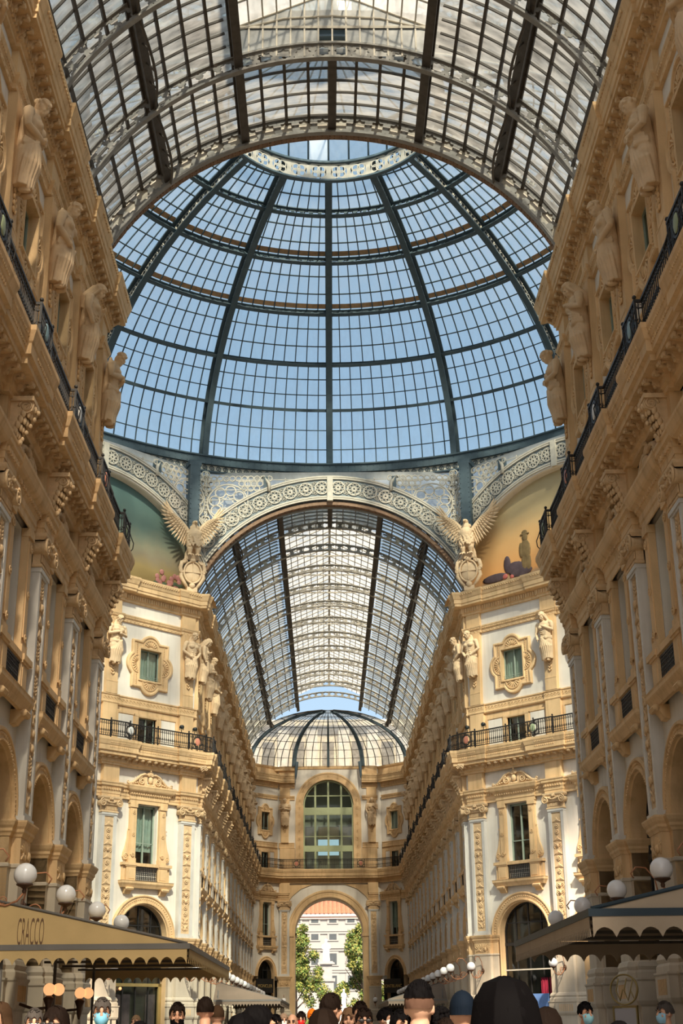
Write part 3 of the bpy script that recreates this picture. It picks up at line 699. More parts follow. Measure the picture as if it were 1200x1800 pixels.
# ------------------------------------------------------------------ arms and octagon
XW, CORNER_N, CORNER_F, P_NEAR, B_N, P_FAR, B_F = 6.95, 40.2, 73.5, 39.4, 4.27, 74.15, 4.14
WALLS = {}
def shell(w, x0, x1, z1=24.1, deep=12):
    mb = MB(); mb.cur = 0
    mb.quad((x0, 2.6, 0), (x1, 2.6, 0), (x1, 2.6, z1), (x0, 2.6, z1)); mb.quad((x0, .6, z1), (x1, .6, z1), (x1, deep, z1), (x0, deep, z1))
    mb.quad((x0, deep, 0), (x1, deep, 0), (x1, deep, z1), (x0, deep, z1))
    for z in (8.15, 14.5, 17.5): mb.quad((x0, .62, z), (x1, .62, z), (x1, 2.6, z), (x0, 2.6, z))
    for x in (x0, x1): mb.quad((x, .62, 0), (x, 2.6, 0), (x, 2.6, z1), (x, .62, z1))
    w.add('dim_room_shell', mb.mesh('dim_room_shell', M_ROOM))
def plain_run(w, x0, x1):
    mb = MB(); p = [(x0, .12), (x1, .12)]
    mb.plan(p, SLAB); mb.plan([(x0, .5), (x1, .5)], TOPC); mb.plan([(x0, .16), (x1, .16)], ENT); mb.plan([(x0, .5), (x1, .5)], STRING)
    w.add('plain_cornice_run', mb.mesh('plain_cornice_run', M_STONE))
    mb = MB(); mb.quad((x0, .28, 0), (x1, .28, 0), (x1, .28, 14.2), (x0, .28, 14.2)); mb.quad((x0, .58, 15.2), (x1, .58, 15.2), (x1, .58, 23), (x0, .58, 23))
    w.add('plain_plaster_run', mb.mesh('plain_plaster_run', M_PLASTER))
SIDE = {-1: ('left', 'tan-awning wall'), 1: ('right', 'blue-awning wall')}
SIDEF = {-1: ('left', 'sunlit far wall'), 1: ('right', 'shaded far wall')}
for s in (-1, 1):
    nm, desc = SIDE[s]
    w = Wall('wall_near_'+nm, (s*XW, 0), -s*PI/2, 'ochre and white arcade facade, ' + desc, nm); WALLS[('near', s)] = w
    X = lambda y: -s*y
    for k in range(6):
        y = P_NEAR-B_N*k; where = '%s bay from the octagon, %s' % (ORD[k], desc)
        pilaster_bay(w, X(y), B_N, where, 'railings along the passage walls', 0, 'end' if k == 0 else 'mid', -s if k == 0 else 1)
        statue(w, X(y), (k+(0 if s < 0 else 2)) % 4 if s < 0 else [3, 1, 2, 3, 0, 1][k], '%s pilaster from the octagon, %s' % (ORD[k], desc), 'statues along the passage walls')
        window_bay(w, X(y-B_N/2), B_N, where)
    mb = MB(); a, c = sorted((X(P_NEAR), X(CORNER_N))); mb.box(a, c, .28, .6, 5.8, 14.1); mb.box(a, c, .58, .8, 15.2, 23.)
    e = [(X(CORNER_N)-s*0, .28), (X(CORNER_N)-s*9, 9.28)]
    mb.quad((e[0][0], .28, 0), (e[1][0], 9.28, 0), (e[1][0], 9.28, 15), (e[0][0], .28, 15)); mb.quad((e[0][0]-0, .58, 15), (e[1][0], 9.58, 15), (e[1][0], 9.58, 24), (e[0][0], .58, 24))
    w.add('corner_wall', mb.mesh('corner_wall', M_PLASTER))
    a, c = sorted((X(P_NEAR-5.5*B_N-B_N/2), X(-16))); a, c = sorted((X(P_NEAR-5.5*B_N), X(-16))); plain_run(w, a, c)
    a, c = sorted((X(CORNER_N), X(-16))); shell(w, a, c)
    # far arm
    nm, desc = SIDEF[s]
    w = Wall('wall_far_'+nm, (s*XW, 0), -s*PI/2, 'receding arcade facade with ranks of pilasters, ' + desc, 'f'+nm); WALLS[('far', s)] = w
    for k in range(14):
        y = P_FAR+B_F*k; where = '%s bay beyond the octagon, %s' % (ORD[k], desc)
        pilaster_bay(w, X(y), B_F, where, 'railings along the far passage walls', 1, 'start' if k == 0 else 'mid', -s if k == 0 else 1)
        statue(w, X(y), (k*3+(1 if s < 0 else 2)) % 4, '%s pilaster beyond the octagon, %s' % (ORD[k], desc), 'statues along the far passage walls')
        if k < 13: window_bay(w, X(y+B_F/2), B_F, where, 1)
    mb = MB()
    for a, c in ((CORNER_F+.15, P_FAR), (P_FAR+13*B_F, 129.2)):
        a, c = sorted((X(a), X(c))); mb.box(a, c, .28, .6, 5.8, 14.1); mb.box(a, c, .58, .8, 15.2, 23.)
    w.add('corner_wall', mb.mesh('corner_wall', M_PLASTER))
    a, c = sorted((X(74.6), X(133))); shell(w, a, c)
    # octagon diagonal face; local x runs towards the corner for s=-1
    desc = 'octagon face by the teal mosaic' if s < 0 else 'octagon face by the golden mosaic'
    w = Wall('wall_octagon_'+SIDE[s][0], (s*XW, CORNER_F), -s*PI/4, 'sunlit diagonal facade, ' + desc, 'o'); WALLS[('oct', s)] = w
    X2 = lambda t: s*t
    sc = (-s, 1, 1)
    for kind, n2 in (('slab', 'balcony_slab'), ('top', 'cornice'), ('ent', 'entablature'), ('band', 'carved_band'), ('string', 'string_course')):
        w.add(n2, C((kind, 'diag'), lambda: trim_mesh(kind, 5.05, 'diag')), 0, scale=sc)
    for k, t in enumerate((.85, 5.9, 10.95)):
        where = '%s pilaster from the eagle corner, %s' % (ORD[k], desc)
        pilaster_bay(w, X2(t), 5.05, where, None, 0, cons=False, trims=False, hwp=1.0 if k else .84)
        if k < 2:
            statue(w, X2(t), [2, 0][k] if s < 0 else [2, 1][k], where, 'statues on the octagon faces')
            for i in range(12):
                w.add('modillion', C('mod1', lambda: modillion(True)), X2(t+.42*(i-1)), -.03, 14.475)
        if k < 2: window_bay(w, X2(t+2.525), 5.05, '%s bay from the eagle corner, %s' % (ORD[k], desc))
    r = thing('balcony_railing', 'black iron railing with painted shields, ' + desc, 'railing', w.world(0, 0, 0), w.t, 'railings on the octagon faces'); r.scale = sc
    obj('top_rail', C('drt', lambda: railing(5.05, 'diag', 'top_rail')), r); obj('bottom_rail', C('drb', lambda: railing(5.05, 'diag', 'bottom_rail')), r)
    obj('lattice', C('drl', lambda: railing(5.05, 'diag', 'lattice')), r, kind='stuff')
    for i, t in enumerate((.85, 5.25)):
        md = obj('medallion', C(('rm', 5.05, 'mid'), lambda: railing(5.05, 'mid', 'medallion')), r, (-t, 0, 0)); k = [1, 0][i] if s < 0 else [1, 2][i]; obj('shield', C(('sh', k), lambda: shield(k)), md)
    for t in (.25, 1.45, 3.4, 5.3, 6.5): obj('post', C('post', lambda: railing(1, 'mid', 'post')), r, (-t, -.58 if t not in (3.4,) else -.44, 0))
    mb = MB(); a, c = sorted((X2(.02), X2(.85))); mb.box(a, c, .28, .6, 5.8, 14.1); a, c = sorted((X2(.2), X2(.9))); mb.box(a, c, .58, .8, 15.2, 23.)
    w.add('corner_wall', mb.mesh('corner_wall', M_PLASTER)); a, c = sorted((X2(.35), X2(13.5))); shell(w, a, c)
    # near diagonal, seen edge-on only
# spotlights on the octagon railings
def spot_mesh(p):
    mb = MB()
    if p == 'yoke': mb.box(-.12, .12, -.02, .02, 0, .02); mb.box(-.12, -.1, -.02, .02, 0, .16); mb.box(.1, .12, -.02, .02, 0, .16); mb.tube([(0, 0, -.12), (0, 0, 0)], .02, 6)
    elif p == 'can': mb.tube([(0, .16, .18), (0, .14, .18), (0, -.16, .12)], [.04, .10, .115], 12)
    else: mb.tube([(0, -.165, .12), (0, -.17, .12)], .10, 12)
    return mb.mesh(p, M_IRON if p != 'lens' else M_GWIN)
for s, t in ((-1, 1.9), (-1, 1.0), (1, .9), (1, 2.0)):
    w = WALLS[('oct', s)]
    r = thing('spotlight', 'small black spotlight clamped on the railing, %s, %s the corner shield' % (('below the teal mosaic', 'below the golden mosaic')[s > 0], 'above' if t < 1.5 else 'beside'), 'spotlight', w.world(s*t, -.5, 16.3), w.t+s*.5, 'spotlights on the octagon railings')
    for p in ('yoke', 'can', 'lens'): obj(p, C(('spot', p), lambda: spot_mesh(p)), r)

# ------------------------------------------------------------------ far end of the passage
YE = 131.55
for s in (-1, 1):
    w = Wall('wall_end_chamfer_'+SIDE[s][0], (s*XW, 129.2), -s*PI/4, 'narrow angled facade closing the far passage, %s side' % ('sunlit' if s < 0 else 'shaded'), 'c')
    b = 3.34; X2 = lambda t: -s*t
    for kind, n2 in (('slab', 'balcony_slab'), ('top', 'cornice'), ('ent', 'entablature'), ('band', 'carved_band'), ('string', 'string_course')):
        w.add(n2, C((kind, 'pl'), lambda: trim_mesh(kind, b, 'plain')), X2(b/2), 0)
    window_bay(w, X2(b/2+.1), b, 'angled corner facade at the far end, %s side' % ('sunlit' if s < 0 else 'shaded'), 0, .74, 1.38, 1.74)
    r = thing('balcony_railing', 'black iron railing on the angled far corner, %s side' % ('sunlit' if s < 0 else 'shaded'), 'railing', w.world(X2(b/2), 0, 0), w.t, 'railings at the far end')
    for pt, n2 in (('top_rail', 'top_rail'), ('bottom_rail', 'bottom_rail'), ('lattice', 'lattice')): obj(n2, C(('plr', pt), lambda: railing(b, 'plain', pt)), r, kind='stuff' if pt == 'lattice' else None)
    shell(w, *sorted((X2(-.5), X2(3.6))))
w = Wall('wall_end', (-.13, YE), 0, 'far end wall with a great open arch and a tall green-framed window', 'e')
HW = 5.35
def end_wall():
    mb = MB(); n = 32; ri, zs = 3.12, 9.6; y = .28
    def q(x0, x1, z0, z1, yy=y): mb.quad((x0, yy, z0), (x1, yy, z0), (x1, yy, z1), (x0, yy, z1))
    for i in range(n):
        a, c = PI-PI*i/n, PI-PI*(i+1)/n
        mb.quad((ri*math.cos(a), y, zs+ri*math.sin(a)), (ri*math.cos(c), y, zs+ri*math.sin(c)), (ri*math.cos(c), y, 14.1), (ri*math.cos(a), y, 14.1))
    for s in (-1, 1): q(*sorted((s*ri, s*HW)), 5.5, 14.1)
    y2 = .58; rb, zb = 2.38, 21.30
    for i in range(n):
        a, c = PI-PI*i/n, PI-PI*(i+1)/n
        mb.quad((rb*math.cos(a), y2, zb+rb*math.sin(a)), (rb*math.cos(c), y2, zb+rb*math.sin(c)), (rb*math.cos(c), y2, 25.0), (rb*math.cos(a), y2, 25.0))
    for s in (-1, 1): q(*sorted((s*rb, s*HW)), 15.2, 25.0, y2)
    return mb.mesh('plaster_panel', M_PLASTER)
w.add('plaster_panel', end_wall())
mb = MB(); ro = 3.85; ri = 3.12
mb.arch([(ro, .3), (ro, .16), (ro-.06, .12), (ro-.2, .12), (ro-.24, .17), (ro-.5, .17), (ro-.54, .12), (ri+.06, .12), (ri, .18), (ri, 3.2)], 0, 9.6, 0, PI, 44)
for s in (-1, 1):
    mb.box(*sorted((s*ri, s*(ri+.5))), .12, 3.2, 0, 9.6); mb.plan([(s*ri-.0, 3.2), (s*ri, .1)] if s < 0 else [(s*ri, .1), (s*ri, 3.2)], [(0, 9.3), (-.1, 9.34), (-.14, 9.5), (-.14, 9.6), (0, 9.6)])
    mb.box(*sorted((s*ri-.1, s*(ri+.55))), .05, .3, 9.3, 9.6)
    mb.extr([(s*3.7, 13.9), (s*1.5, 13.95), (s*2.6, 13.55), (s*3.4, 12.9), (s*3.7, 12.5)], .2, .27)
w.add('great_archivolt', mb.mesh('great_archivolt', M_STONE))
mb = MB()
for s in (-1, 1):
    rn = range(15)
mb.arch([(3.12, .58), (3.12, .50), (3.06, .46), (2.96, .46), (2.93, .50), (2.55, .50), (2.52, .45), (2.40, .45), (2.36, .9)], 0, 21.30, 0, PI, 36)
for s in (-1, 1):
    for r1, r2, yy in ((3.12, 2.96, .46), (2.96, 2.52, .50), (2.52, 2.36, .45)): mb.box(*sorted((s*r1, s*r2)), yy, .6 if r2 > 2.4 else .9, 15.28, 21.30)
    for k in range(8):
        z = 16.0+.72*k; mb.arch([(.16, .50), (.16, .47), (.11, .47), (.11, .50)], s*2.74, z, 0, 2*PI, 12, closed=True); mb.ell((s*2.74, .48, z), .05, 6, 4)
for k in range(9):
    a = PI*(k+.5)/9; x, z = 2.74*math.cos(a), 21.3+2.74*math.sin(a); mb.arch([(.16, .50), (.16, .47), (.11, .47), (.11, .50)], x, z, 0, 2*PI, 12, closed=True); mb.ell((x, .48, z), .05, 6, 4)
mb.box(-5.2, -3.2, .2, .6, 24.55, 24.75); mb.plan([(-4.6, .58), (4.6, .58)], [(0, 24.7), (.08, 24.75), (.10, 24.9), (.14, 25.0), (-.2, 25.0)])
w.add('great_window_surround', mb.mesh('great_window_surround', M_STONE))
for s in (-1, 1):
    sgn = 'sunlit' if s < 0 else 'shaded'
    pilaster_bay(w, s*4.12, 1.0, 'x', None, 1, cons=False, trims=False, hwp=.62)
    statue(w, s*4.12, 0 if s < 0 else 1, 'beside the great window on the far end wall', 'statues on the far end wall')
    for kind, n2 in (('top', 'cornice'), ('band', 'carved_band'), ('string', 'string_course')):
        w.add(n2, C((kind, 'pe'), lambda: trim_mesh(kind, 1.5, 'plain')), s*3.95, 0)
    mb = MB(); mb.box(*sorted((s*3.15, s*4.6)), .5, .7, 15.2, 17.3); mb.box(*sorted((s*3.2, s*4.7)), .4, .9, 24.0, 25.0)
    w.add('attic_storey', mb.mesh('attic_storey', M_STONE))
    mb = MB(); mb.plan([(-2.5, .6), (2.5, .6)], [(0, 24.1), (.05, 24.2), (.05, 24.7), (.14, 24.8), (.18, 24.95), (-.4, 25.0)])
    WALLS[('att', s)] = w
    w.add('attic_parapet', mb.mesh('attic_parapet', M_STONE), s*5.6, -1.0).rotation_euler = (0, 0, -s*PI/4)
for kind, n2 in (('slab', 'balcony_slab'), ('ent', 'entablature')):
    if kind == 'slab': w.add(n2, trim_mesh(kind, 9.6, 'plain'), 0)
    else:
        for s in (-1, 1): w.add(n2, C(('ent', 'pe2'), lambda: trim_mesh('ent', .9, 'plain')), s*4.15, -.02)
r = thing('balcony_railing', 'long iron railing below the great window at the far end', 'railing', w.world(0, 0, 0), 0, 'railings at the far end')
for pt in ('top_rail', 'bottom_rail', 'lattice'): obj(pt, railing(9.3, 'plain', pt), r, kind='stuff' if pt == 'lattice' else None)
for sx in (-3.0, 3.0):
    md = obj('medallion', C(('rm', 5.05, 'mid'), lambda: railing(5.05, 'mid', 'medallion')), r, (sx, .14, 0)); obj('shield', C(('sh', 1), lambda: shield(1)), md)
NWIN[0] += 1
r = thing('window_%d' % NWIN[0], 'great round-headed window with green glazing bars on the far end wall', 'window', w.world(0, 0, 0), 0, kind='structure')
mb = MB(); y = .72; rb = 2.36
mb.arch([(rb, y), (rb-.12, y), (rb-.12, y+.15), (rb, y+.15)], 0, 21.3, 0, PI, 30, closed=True)
XM = (-1.24, 0, 1.24)
for x in XM: mb.box(x-.09, x+.09, y-.02, y+.12, 15.2, 21.3+math.sqrt(rb*rb-x*x)-.03)
for s in (-1, 1): mb.box(*sorted((s*rb, s*(rb-.12))), y, y+.15, 15.2, 21.3)
for z0, z1 in ((17.0, 17.55), (20.4, 21.1), (18.35, 18.42), (22.15, 22.25)): mb.box(-rb+.02 if z0 < 22 else -2.15, rb-.02 if z0 < 22 else 2.15, y-.01, y+.13, z0, z1)
obj('sash', mb.mesh('sash', mat('sage_green_frame', (.40, .45, .27), .6, .06, 3)), r)
xs = (-2.3, -1.24, 0, 1.24, 2.3)
for i in range(4):
    for z0, z1 in ((15.2, 17.0), (17.55, 18.35), (18.42, 20.4), (21.1, 22.15)):
        if z0 > 21 and i in (0, 3): z1 = 22.6
        obj('pane', flat_pane(xs[i], xs[i+1], z0, z1, .8), r)
    if i in (1, 2): obj('pane', flat_pane(xs[i], xs[i+1], 22.25, 23.4, .8), r)
mb = MB(); mb.quad((-4.6, 3.4, 14.2), (4.6, 3.4, 14.2), (4.6, 3.4, 15.2), (-4.6, 3.4, 15.2)); mb.quad((-4.6, .5, 14.6), (4.6, .5, 14.6), (4.6, 3.4, 14.6), (-4.6, 3.4, 14.6))
mb.quad((-4.6, .6, 25), (4.6, .6, 25), (4.6, 3.4, 24.6), (-4.6, 3.4, 24.6))
for s in (-1, 1): mb.quad((s*4.6, .7, 14.6), (s*4.6, 3.4, 14.6), (s*4.6, 3.4, 25), (s*4.6, .7, 25)); mb.box(*sorted((s*1.0, s*1.25)), 2.9, 3.4, 15.2, 24.6); mb.box(*sorted((s*2.6, s*4.6)), 3.0, 3.4, 15.2, 24.6)
mb.box(-4.6, 4.6, 3.0, 3.4, 19.6, 24.6)
for s in (-1, 1): mb.box(*sorted((s*3.3, s*4.6)), .8, 3.4, 0, 9.3)
w.add('rear_loggia', mb.mesh('rear_loggia', M_PLASTER))
# ------------------------------------------------------------------ glazed vaults of the two passages
VR, VZ = 8.80, 21.70
ANG = [-74, -68.7, -63.1, -57.5, -51.9, -46.3, -40.7, -35.6, -30.5, -25.4, -20.3, -15.2, -10.1, -5.1, 0]
ANG = ANG + [-a for a in ANG[-2::-1]]
def star(cx, cz, r, n=8, q=.72): return [(cx+(r if i % 2 == 0 else r*q)*math.cos(PI*i/n), cz+(r if i % 2 == 0 else r*q)*math.sin(PI*i/n)) for i in range(2*n)]
def pv(a, r, y): return (r*math.sin(R(a)), y, VZ+r*math.cos(R(a)))
def rib_mesh(r0, r1, m0, back=None):
    mb = MB()
    if back: mb.cur = 1; mb.rings([[pv(a, r0, .05), pv(a, r1, .05)] for a in np.linspace(-75, 75, 61)], closed=False); mb.cur = 0
    for ra, rb in ((r0-.06, r0), (r1, r1+.06)):
        rs = [[pv(a, ra, -.10), pv(a, ra, .10), pv(a, rb, .10), pv(a, rb, -.10)] for a in np.linspace(-75, 75, 61)]
        mb.rings(rs)
    A = np.linspace(-74, 74, 37)
    for a0, a1 in zip(A, A[1:]):
        am = (a0+a1)/2; w = R(a1-a0)*(r0+r1)/2/2; h = (r1-r0)/2; N = 16
        for y in (-.015, .015):
            inn = []; outr = []
            for i in range(N):
                t = 2*PI*i/N; c, s_ = math.cos(t), math.sin(t); k = min(w/max(abs(c), 1e-6), h/max(abs(s_), 1e-6))
                sr = (1 if i % 2 == 0 else .74); inn.append((w*.84*sr*c, h*.84*sr*s_)); outr.append((k*c, k*s_))
            P = lambda x, z: pv(am+math.degrees(x/((r0+r1)/2)), (r0+r1)/2+z, y)
            mb.rings([[P(*p) for p in outr], [P(*p) for p in inn]])
    return mb.mesh('rib', m0, back or m0)
def bar_mesh(L, rows, center=True, far=False):
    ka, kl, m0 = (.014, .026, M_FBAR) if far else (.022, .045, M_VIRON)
    """glazing bars of one bay: arcs across and straight bars along"""
    mb = MB()
    for k in range(1, rows):
        y = L*k/rows; rs = [[pv(a, VR-.03, y-ka), pv(a, VR-.03, y+ka), pv(a, VR+.06, y+ka), pv(a, VR+.06, y-ka)] for a in np.linspace(-75, 75, 49) if center or abs(a) > 19.5]
        if center: mb.rings(rs)
        else:
            for sg in (-1, 1): mb.rings([r for r in rs if r[0][0]*sg > 0])
    for a in ANG:
        if not center and abs(a) < 20: continue
        w = kl; c = pv(a, VR-.07, 0); t = (math.cos(R(a)), -math.sin(R(a))); n = (math.sin(R(a)), math.cos(R(a)))
        q = [(c[0]+t[0]*i+n[0]*j, c[2]+t[1]*i+n[1]*j) for i, j in ((-w, 0), (w, 0), (w, .09), (-w, .09))]
        mb.rings([[(x, y, z) for x, z in q] for y in (0, L)])
    return mb.mesh('glazing_bars', m0)
def purlin_mesh(L, a, hang):
    mb = MB(); t = (math.cos(R(a)), -math.sin(R(a))); n = (math.sin(R(a)), math.cos(R(a)))
    for (i0, i1, j0, j1) in ((-.14, .14, -.42, -.36), (-.03, .03, -.36, .0), (-.12, .12, -.02, .05)):
        c = pv(a, VR, 0); q = [(c[0]+t[0]*i+n[0]*j, c[2]+t[1]*i+n[1]*j) for i, j in ((i0, j0), (i1, j0), (i1, j1), (i0, j1))]
        mb.rings([[(x, y, z) for x, z in q] for y in (0, L)])
    if hang:
        for o in (0,):
            pts = [pv(a+o, VR-.42-.42*math.sin(PI*k/10), L*k/10) for k in range(11)]; mb.tube(pts, .045, 6)
            for k in (3, 5, 7): mb.tube([pv(a, VR-.4, L*k/10), pts[k]], .03, 5)
    return mb.mesh('purlin', M_VIRON)
def pane_mesh(L, rows, r, j, single=None, mat_=None):
    a0, a1 = ANG[j], ANG[j+1]; y0, y1 = L*r/rows, L*(r+1)/rows; e = .05
    return [pv(a0, VR+.05, y0), pv(a1, VR+.05, y0), pv(a1, VR+.05+e, y1), pv(a0, VR+.05+e, y1)]
def gable(mb, L0, L1, hw, z0, z1, z2):
    mb.quad((-hw, L0, z1), (0, L0, z2), (0, L1, z2), (-hw, L1, z1)); mb.quad((hw, L0, z1), (0, L0, z2), (0, L1, z2), (hw, L1, z1))
    for s in (-1, 1): mb.quad((s*hw, L0, z0), (s*hw, L1, z0), (s*hw, L1, z1), (s*hw, L0, z1))
def monitor_frame(L):
    mb = MB(); hw, z0, z1, z2 = 3.06, 29.95, 31.1, 32.5
    for s in (-1, 1):
        mb.box(*sorted((s*hw, s*(hw+.1))), 0, L, z1-.06, z1+.06)
        for k in range(1, 7):
            t = k/7; x, z = s*hw*(1-t), z1+(z2-z1)*t; mb.box(x-.025, x+.025, 0, L, z-.05, z)
        for k in range(4): y = L*k/4; mb.tube([(s*hw, y, z1), (0, y, z2)], .045, 4); mb.box(*sorted((s*hw, s*(hw+.05))), y-.03, y+.03, z0, z1)
        mb.tube([(s*hw, 0, z1-.1), (s*hw*.5, 0, z1+.35), (0, 0, z1+.45)], .05, 4)
    mb.box(-.07, .07, 0, L, z2-.14, z2)
    mb.box(-hw, hw, -.03, .03, z1-.05, z1+.04)
    return mb.mesh('monitor_frame', M_PALE)
def vault(name, label, y_start, L, n, flip, n_single, first_plain=True):
    """bays counted from the octagon; flip: bays run towards -y"""
    root = thing(name, label, 'glass vault', (0, y_start, 0), PI if flip else 0, kind='structure')
    rows = 7; singles = 0
    key = round(L, 2)
    for b in range(n):
        y = L*b
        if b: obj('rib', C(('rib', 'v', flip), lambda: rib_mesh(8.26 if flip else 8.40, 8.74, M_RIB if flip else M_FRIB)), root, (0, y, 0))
        mon = not (first_plain and b == 0)
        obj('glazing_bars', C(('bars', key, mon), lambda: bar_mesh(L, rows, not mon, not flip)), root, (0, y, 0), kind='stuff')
        for a in (-40.7, -20.3, 20.3, 40.7): obj('purlin', C(('pur', key, a), lambda: purlin_mesh(L, a, abs(a) > 30)), root, (0, y, 0))
        if not mon: obj('ridge_beam', C(('pur', key, 0), lambda: purlin_mesh(L, 0, False)), root, (0, y, 0))
        rest = MB(); top = MB()
        for r in range(rows):
            for j in range(len(ANG)-1):
                am = (ANG[j]+ANG[j+1])/2
                if mon and abs(am) < 20.3: continue
                q = pane_mesh(L, rows, r, j)
                if singles < n_single and (abs(am) < 62):
                    obj('pane', C(('vp', key, r, j), lambda: MB().quad(*q).mesh('pane', M_GNEAR if flip else M_GVAULT)), root, (0, y, 0)); singles += 1
                else: rest.quad(*q)
        if rest.v: obj('pane_field', C(('vf', key, b if b < 4 else mon), lambda: rest.mesh('pane_field', M_GNEAR if flip else M_GVAULT)), root, (0, y, 0), kind='stuff')
        if mon:
            obj('monitor_frame', C(('mf', key), lambda: monitor_frame(L)), root, (0, y, 0))
            gable(top, 0, L, 3.06, 29.95, 31.1, 32.5)
            obj('monitor_glass', C(('mg', key), lambda: top.mesh('monitor_glass', M_GTOP)), root, (0, y, 0), kind='stuff')
    # gable that closes the raised strip towards the octagon
    mb = MB(); g = MB(); y = L-.02; hw, z0, z1, z2 = 3.06, 30.0, 31.1, 32.5
    if first_plain:
        for k in range(14):
            x0, x1 = -hw+2*hw*k/14, -hw+2*hw*(k+1)/14; zt = lambda x: z1+(z2-z1)*(1-abs(x)/hw)
            if abs(x0+x1) > .9: obj('gable_pane', MB().quad((x0, y, z0), (x1, y, z0), (x1, y, z1), (x0, y, z1)).mesh('gable_pane', M_GTOP), root)
            g.quad((x0, y, z1), (x1, y, z1), (x1, y, zt(x1)), (x0, y, zt(x0))); mb.box(x0-.025, x0+.025, y-.02, y+.04, z0, zt(x0))
        mb.box(-hw, hw, y-.02, y+.05, z1-.05, z1+.05)
        obj('gable_glass', g.mesh('gable_glass', M_GTOP), root); obj('gable_bars', mb.mesh('gable_bars', M_PALE), root, kind='stuff')
    return root
NEAR_Y, FAR_Y = 39.35, 74.6
vn = vault('ceiling_near_vault', 'glazed barrel vault with dark iron ribs over the near passage', NEAR_Y, 4.24, 13, True, 300)
vf = vault('ceiling_far_vault', 'glazed barrel vault receding over the far passage', FAR_Y, 4.14, 13, False, 120)
# end arches of the vaults at the octagon
def end_arch(brown):
    mb = MB(); rs = [[pv(a, 8.30, -.08), pv(a, 8.30, .26), pv(a, 8.52, .26), pv(a, 8.52, -.08)] for a in np.linspace(-76, 76, 61)]
    mb.rings(rs)
    for a in np.linspace(-74, 74, 53):
        q = MB(); q.box(-.16, .16, -.03, 0, -.13, .13)
        M = Matrix.Translation(pv(a, 8.30, .09)) @ Matrix.Rotation(R(a), 4, 'Y') @ Matrix.Rotation(PI/2, 4, 'X'); mb.cur = 1; mb.merge(q, M); mb.m[-6:] = [1]*6
        for dx in (-.08, .08):
            for dz in (-.07, .07): mb.ell(tuple(M @ Vector((dx, -.03, dz))), .03, 5, 4); 
        mb.cur = 0
    return mb.mesh('end_arch', M_BROWN, M_BROWN)
for root, fl in ((vn, 1), (vf, 0)):
    obj('end_arch', C('ea', lambda: end_arch(1)), root, (0, 0, 0)); obj('rib', C(('rib', 'e', fl), lambda: rib_mesh(8.30, 8.90, M_RIB, M_PALE if fl else None)), root, (0, .36, 0), 0, (1, -1, 1))

# ------------------------------------------------------------------ dome
Y0 = 57.0; DA, DB, DZ = 19.9, 13.3, 32.6
PH = [2.84, 17.83, 29.04, 40.98, 52.47, 62.85, 72.0]; NP = [11, 11, 10, 9, 8, 6]
def dpt(ph, th, off=0.0):
    r, z = DA*math.cos(ph), DZ+DB*math.sin(ph)
    nx, nz = math.cos(ph)*DB, math.sin(ph)*DA; l = math.hypot(nx, nz); r += off*nx/l; z += off*nz/l
    return (r*math.sin(th), r*math.cos(th), z)
dome = thing('ceiling_dome', 'great glazed octagon dome with blue-grey iron ribs', 'glass dome', (0, Y0, 0), 0, kind='structure')
SEC = 2*PI/16
def dome_rib():
    mb = MB(); N = 40
    P = [R(PH[0]+(PH[-1]+1-PH[0])*i/N) for i in range(N+1)]
    def bar(w0, o0, o1):
        rs = []
        for p in P:
            r = DA*math.cos(p); t = w0/2/max(r, 1)
            rs.append([dpt(p, -t, o0), dpt(p, t, o0), dpt(p, t, o1), dpt(p, -t, o1)])
        mb.rings(rs, cap=True)
    bar(.36, -.72, -.66); bar(.40, -.03, .05); bar(.05, -.66, -.58); bar(.05, -.10, -.03)
    return mb.mesh('rib', M_DOME)
def dome_web():
    mb = MB(); n = 34
    for i in range(n):
        p = R(PH[0]+1+(PH[-1]-PH[0])*(i+.5)/n); c = Vector(dpt(p, 0, -.36)); tg = (Vector(dpt(p+.01, 0, -.36))-c).normalized(); nr = (Vector(dpt(p, 0, 0))-c).normalized()
        for k in range(4):   # quatrefoil of four flat rings
            cc = c+tg*(.165*math.cos(PI/4+PI*k/2)*1.1)+nr*(.165*math.sin(PI/4+PI*k/2)); rs = []
            for r_ in (.17, .105):
                rs.append([cc+tg*(r_*math.cos(2*PI*q/8))+nr*(r_*math.sin(2*PI*q/8)) for q in range(8)])
            mb.rings(rs)
        cc = c+tg*.33
        mb.tube([cc-nr*.28, cc+nr*.28], .03, 4)
    return mb.mesh('web', M_PALE)
for k in range(16):
    r_ = obj('rib', C('drib', dome_rib), dome, (0, 0, 0), -k*SEC); obj('web', C('dweb', dome_web), r_)
def dome_ring(i):
    mb = MB(); p = R(PH[i]); n = 96; d = .42 if i else .5
    for (o0, o1, dp) in ((-.50, -.44, .10), (-.04, .03, .10)):
        rs = []
        for k in range(n):
            th = 2*PI*k/n; w = .13/ DA
            rs.append([dpt(p-w, th, o0), dpt(p+w, th, o0), dpt(p+w, th, o1), dpt(p-w, th, o1)])
        mb.rings(rs, loop=True)
    m = 160 if i < 3 else 112
    for k in range(m):   # pierced web
        th0, th1 = 2*PI*k/m, 2*PI*(k+1)/m; tm = (th0+th1)/2; N = 12; inn = []; outr = []
        for q in range(N):
            t = 2*PI*q/N; c, s_ = math.cos(t), math.sin(t); kk = min(1/max(abs(c), 1e-6), 1/max(abs(s_), 1e-6))
            outr.append(dpt(p, tm+(th1-th0)/2*kk*c, -.24+.22*kk*s_)); f = .72 if q % 2 == 0 else .5; inn.append(dpt(p, tm+(th1-th0)/2*f*c, -.24+.22*f*s_))
        mb.rings([outr, inn])
    return mb.mesh('ring', M_DOME)
for i in range(1, 6): obj('ring', dome_ring(i), dome)
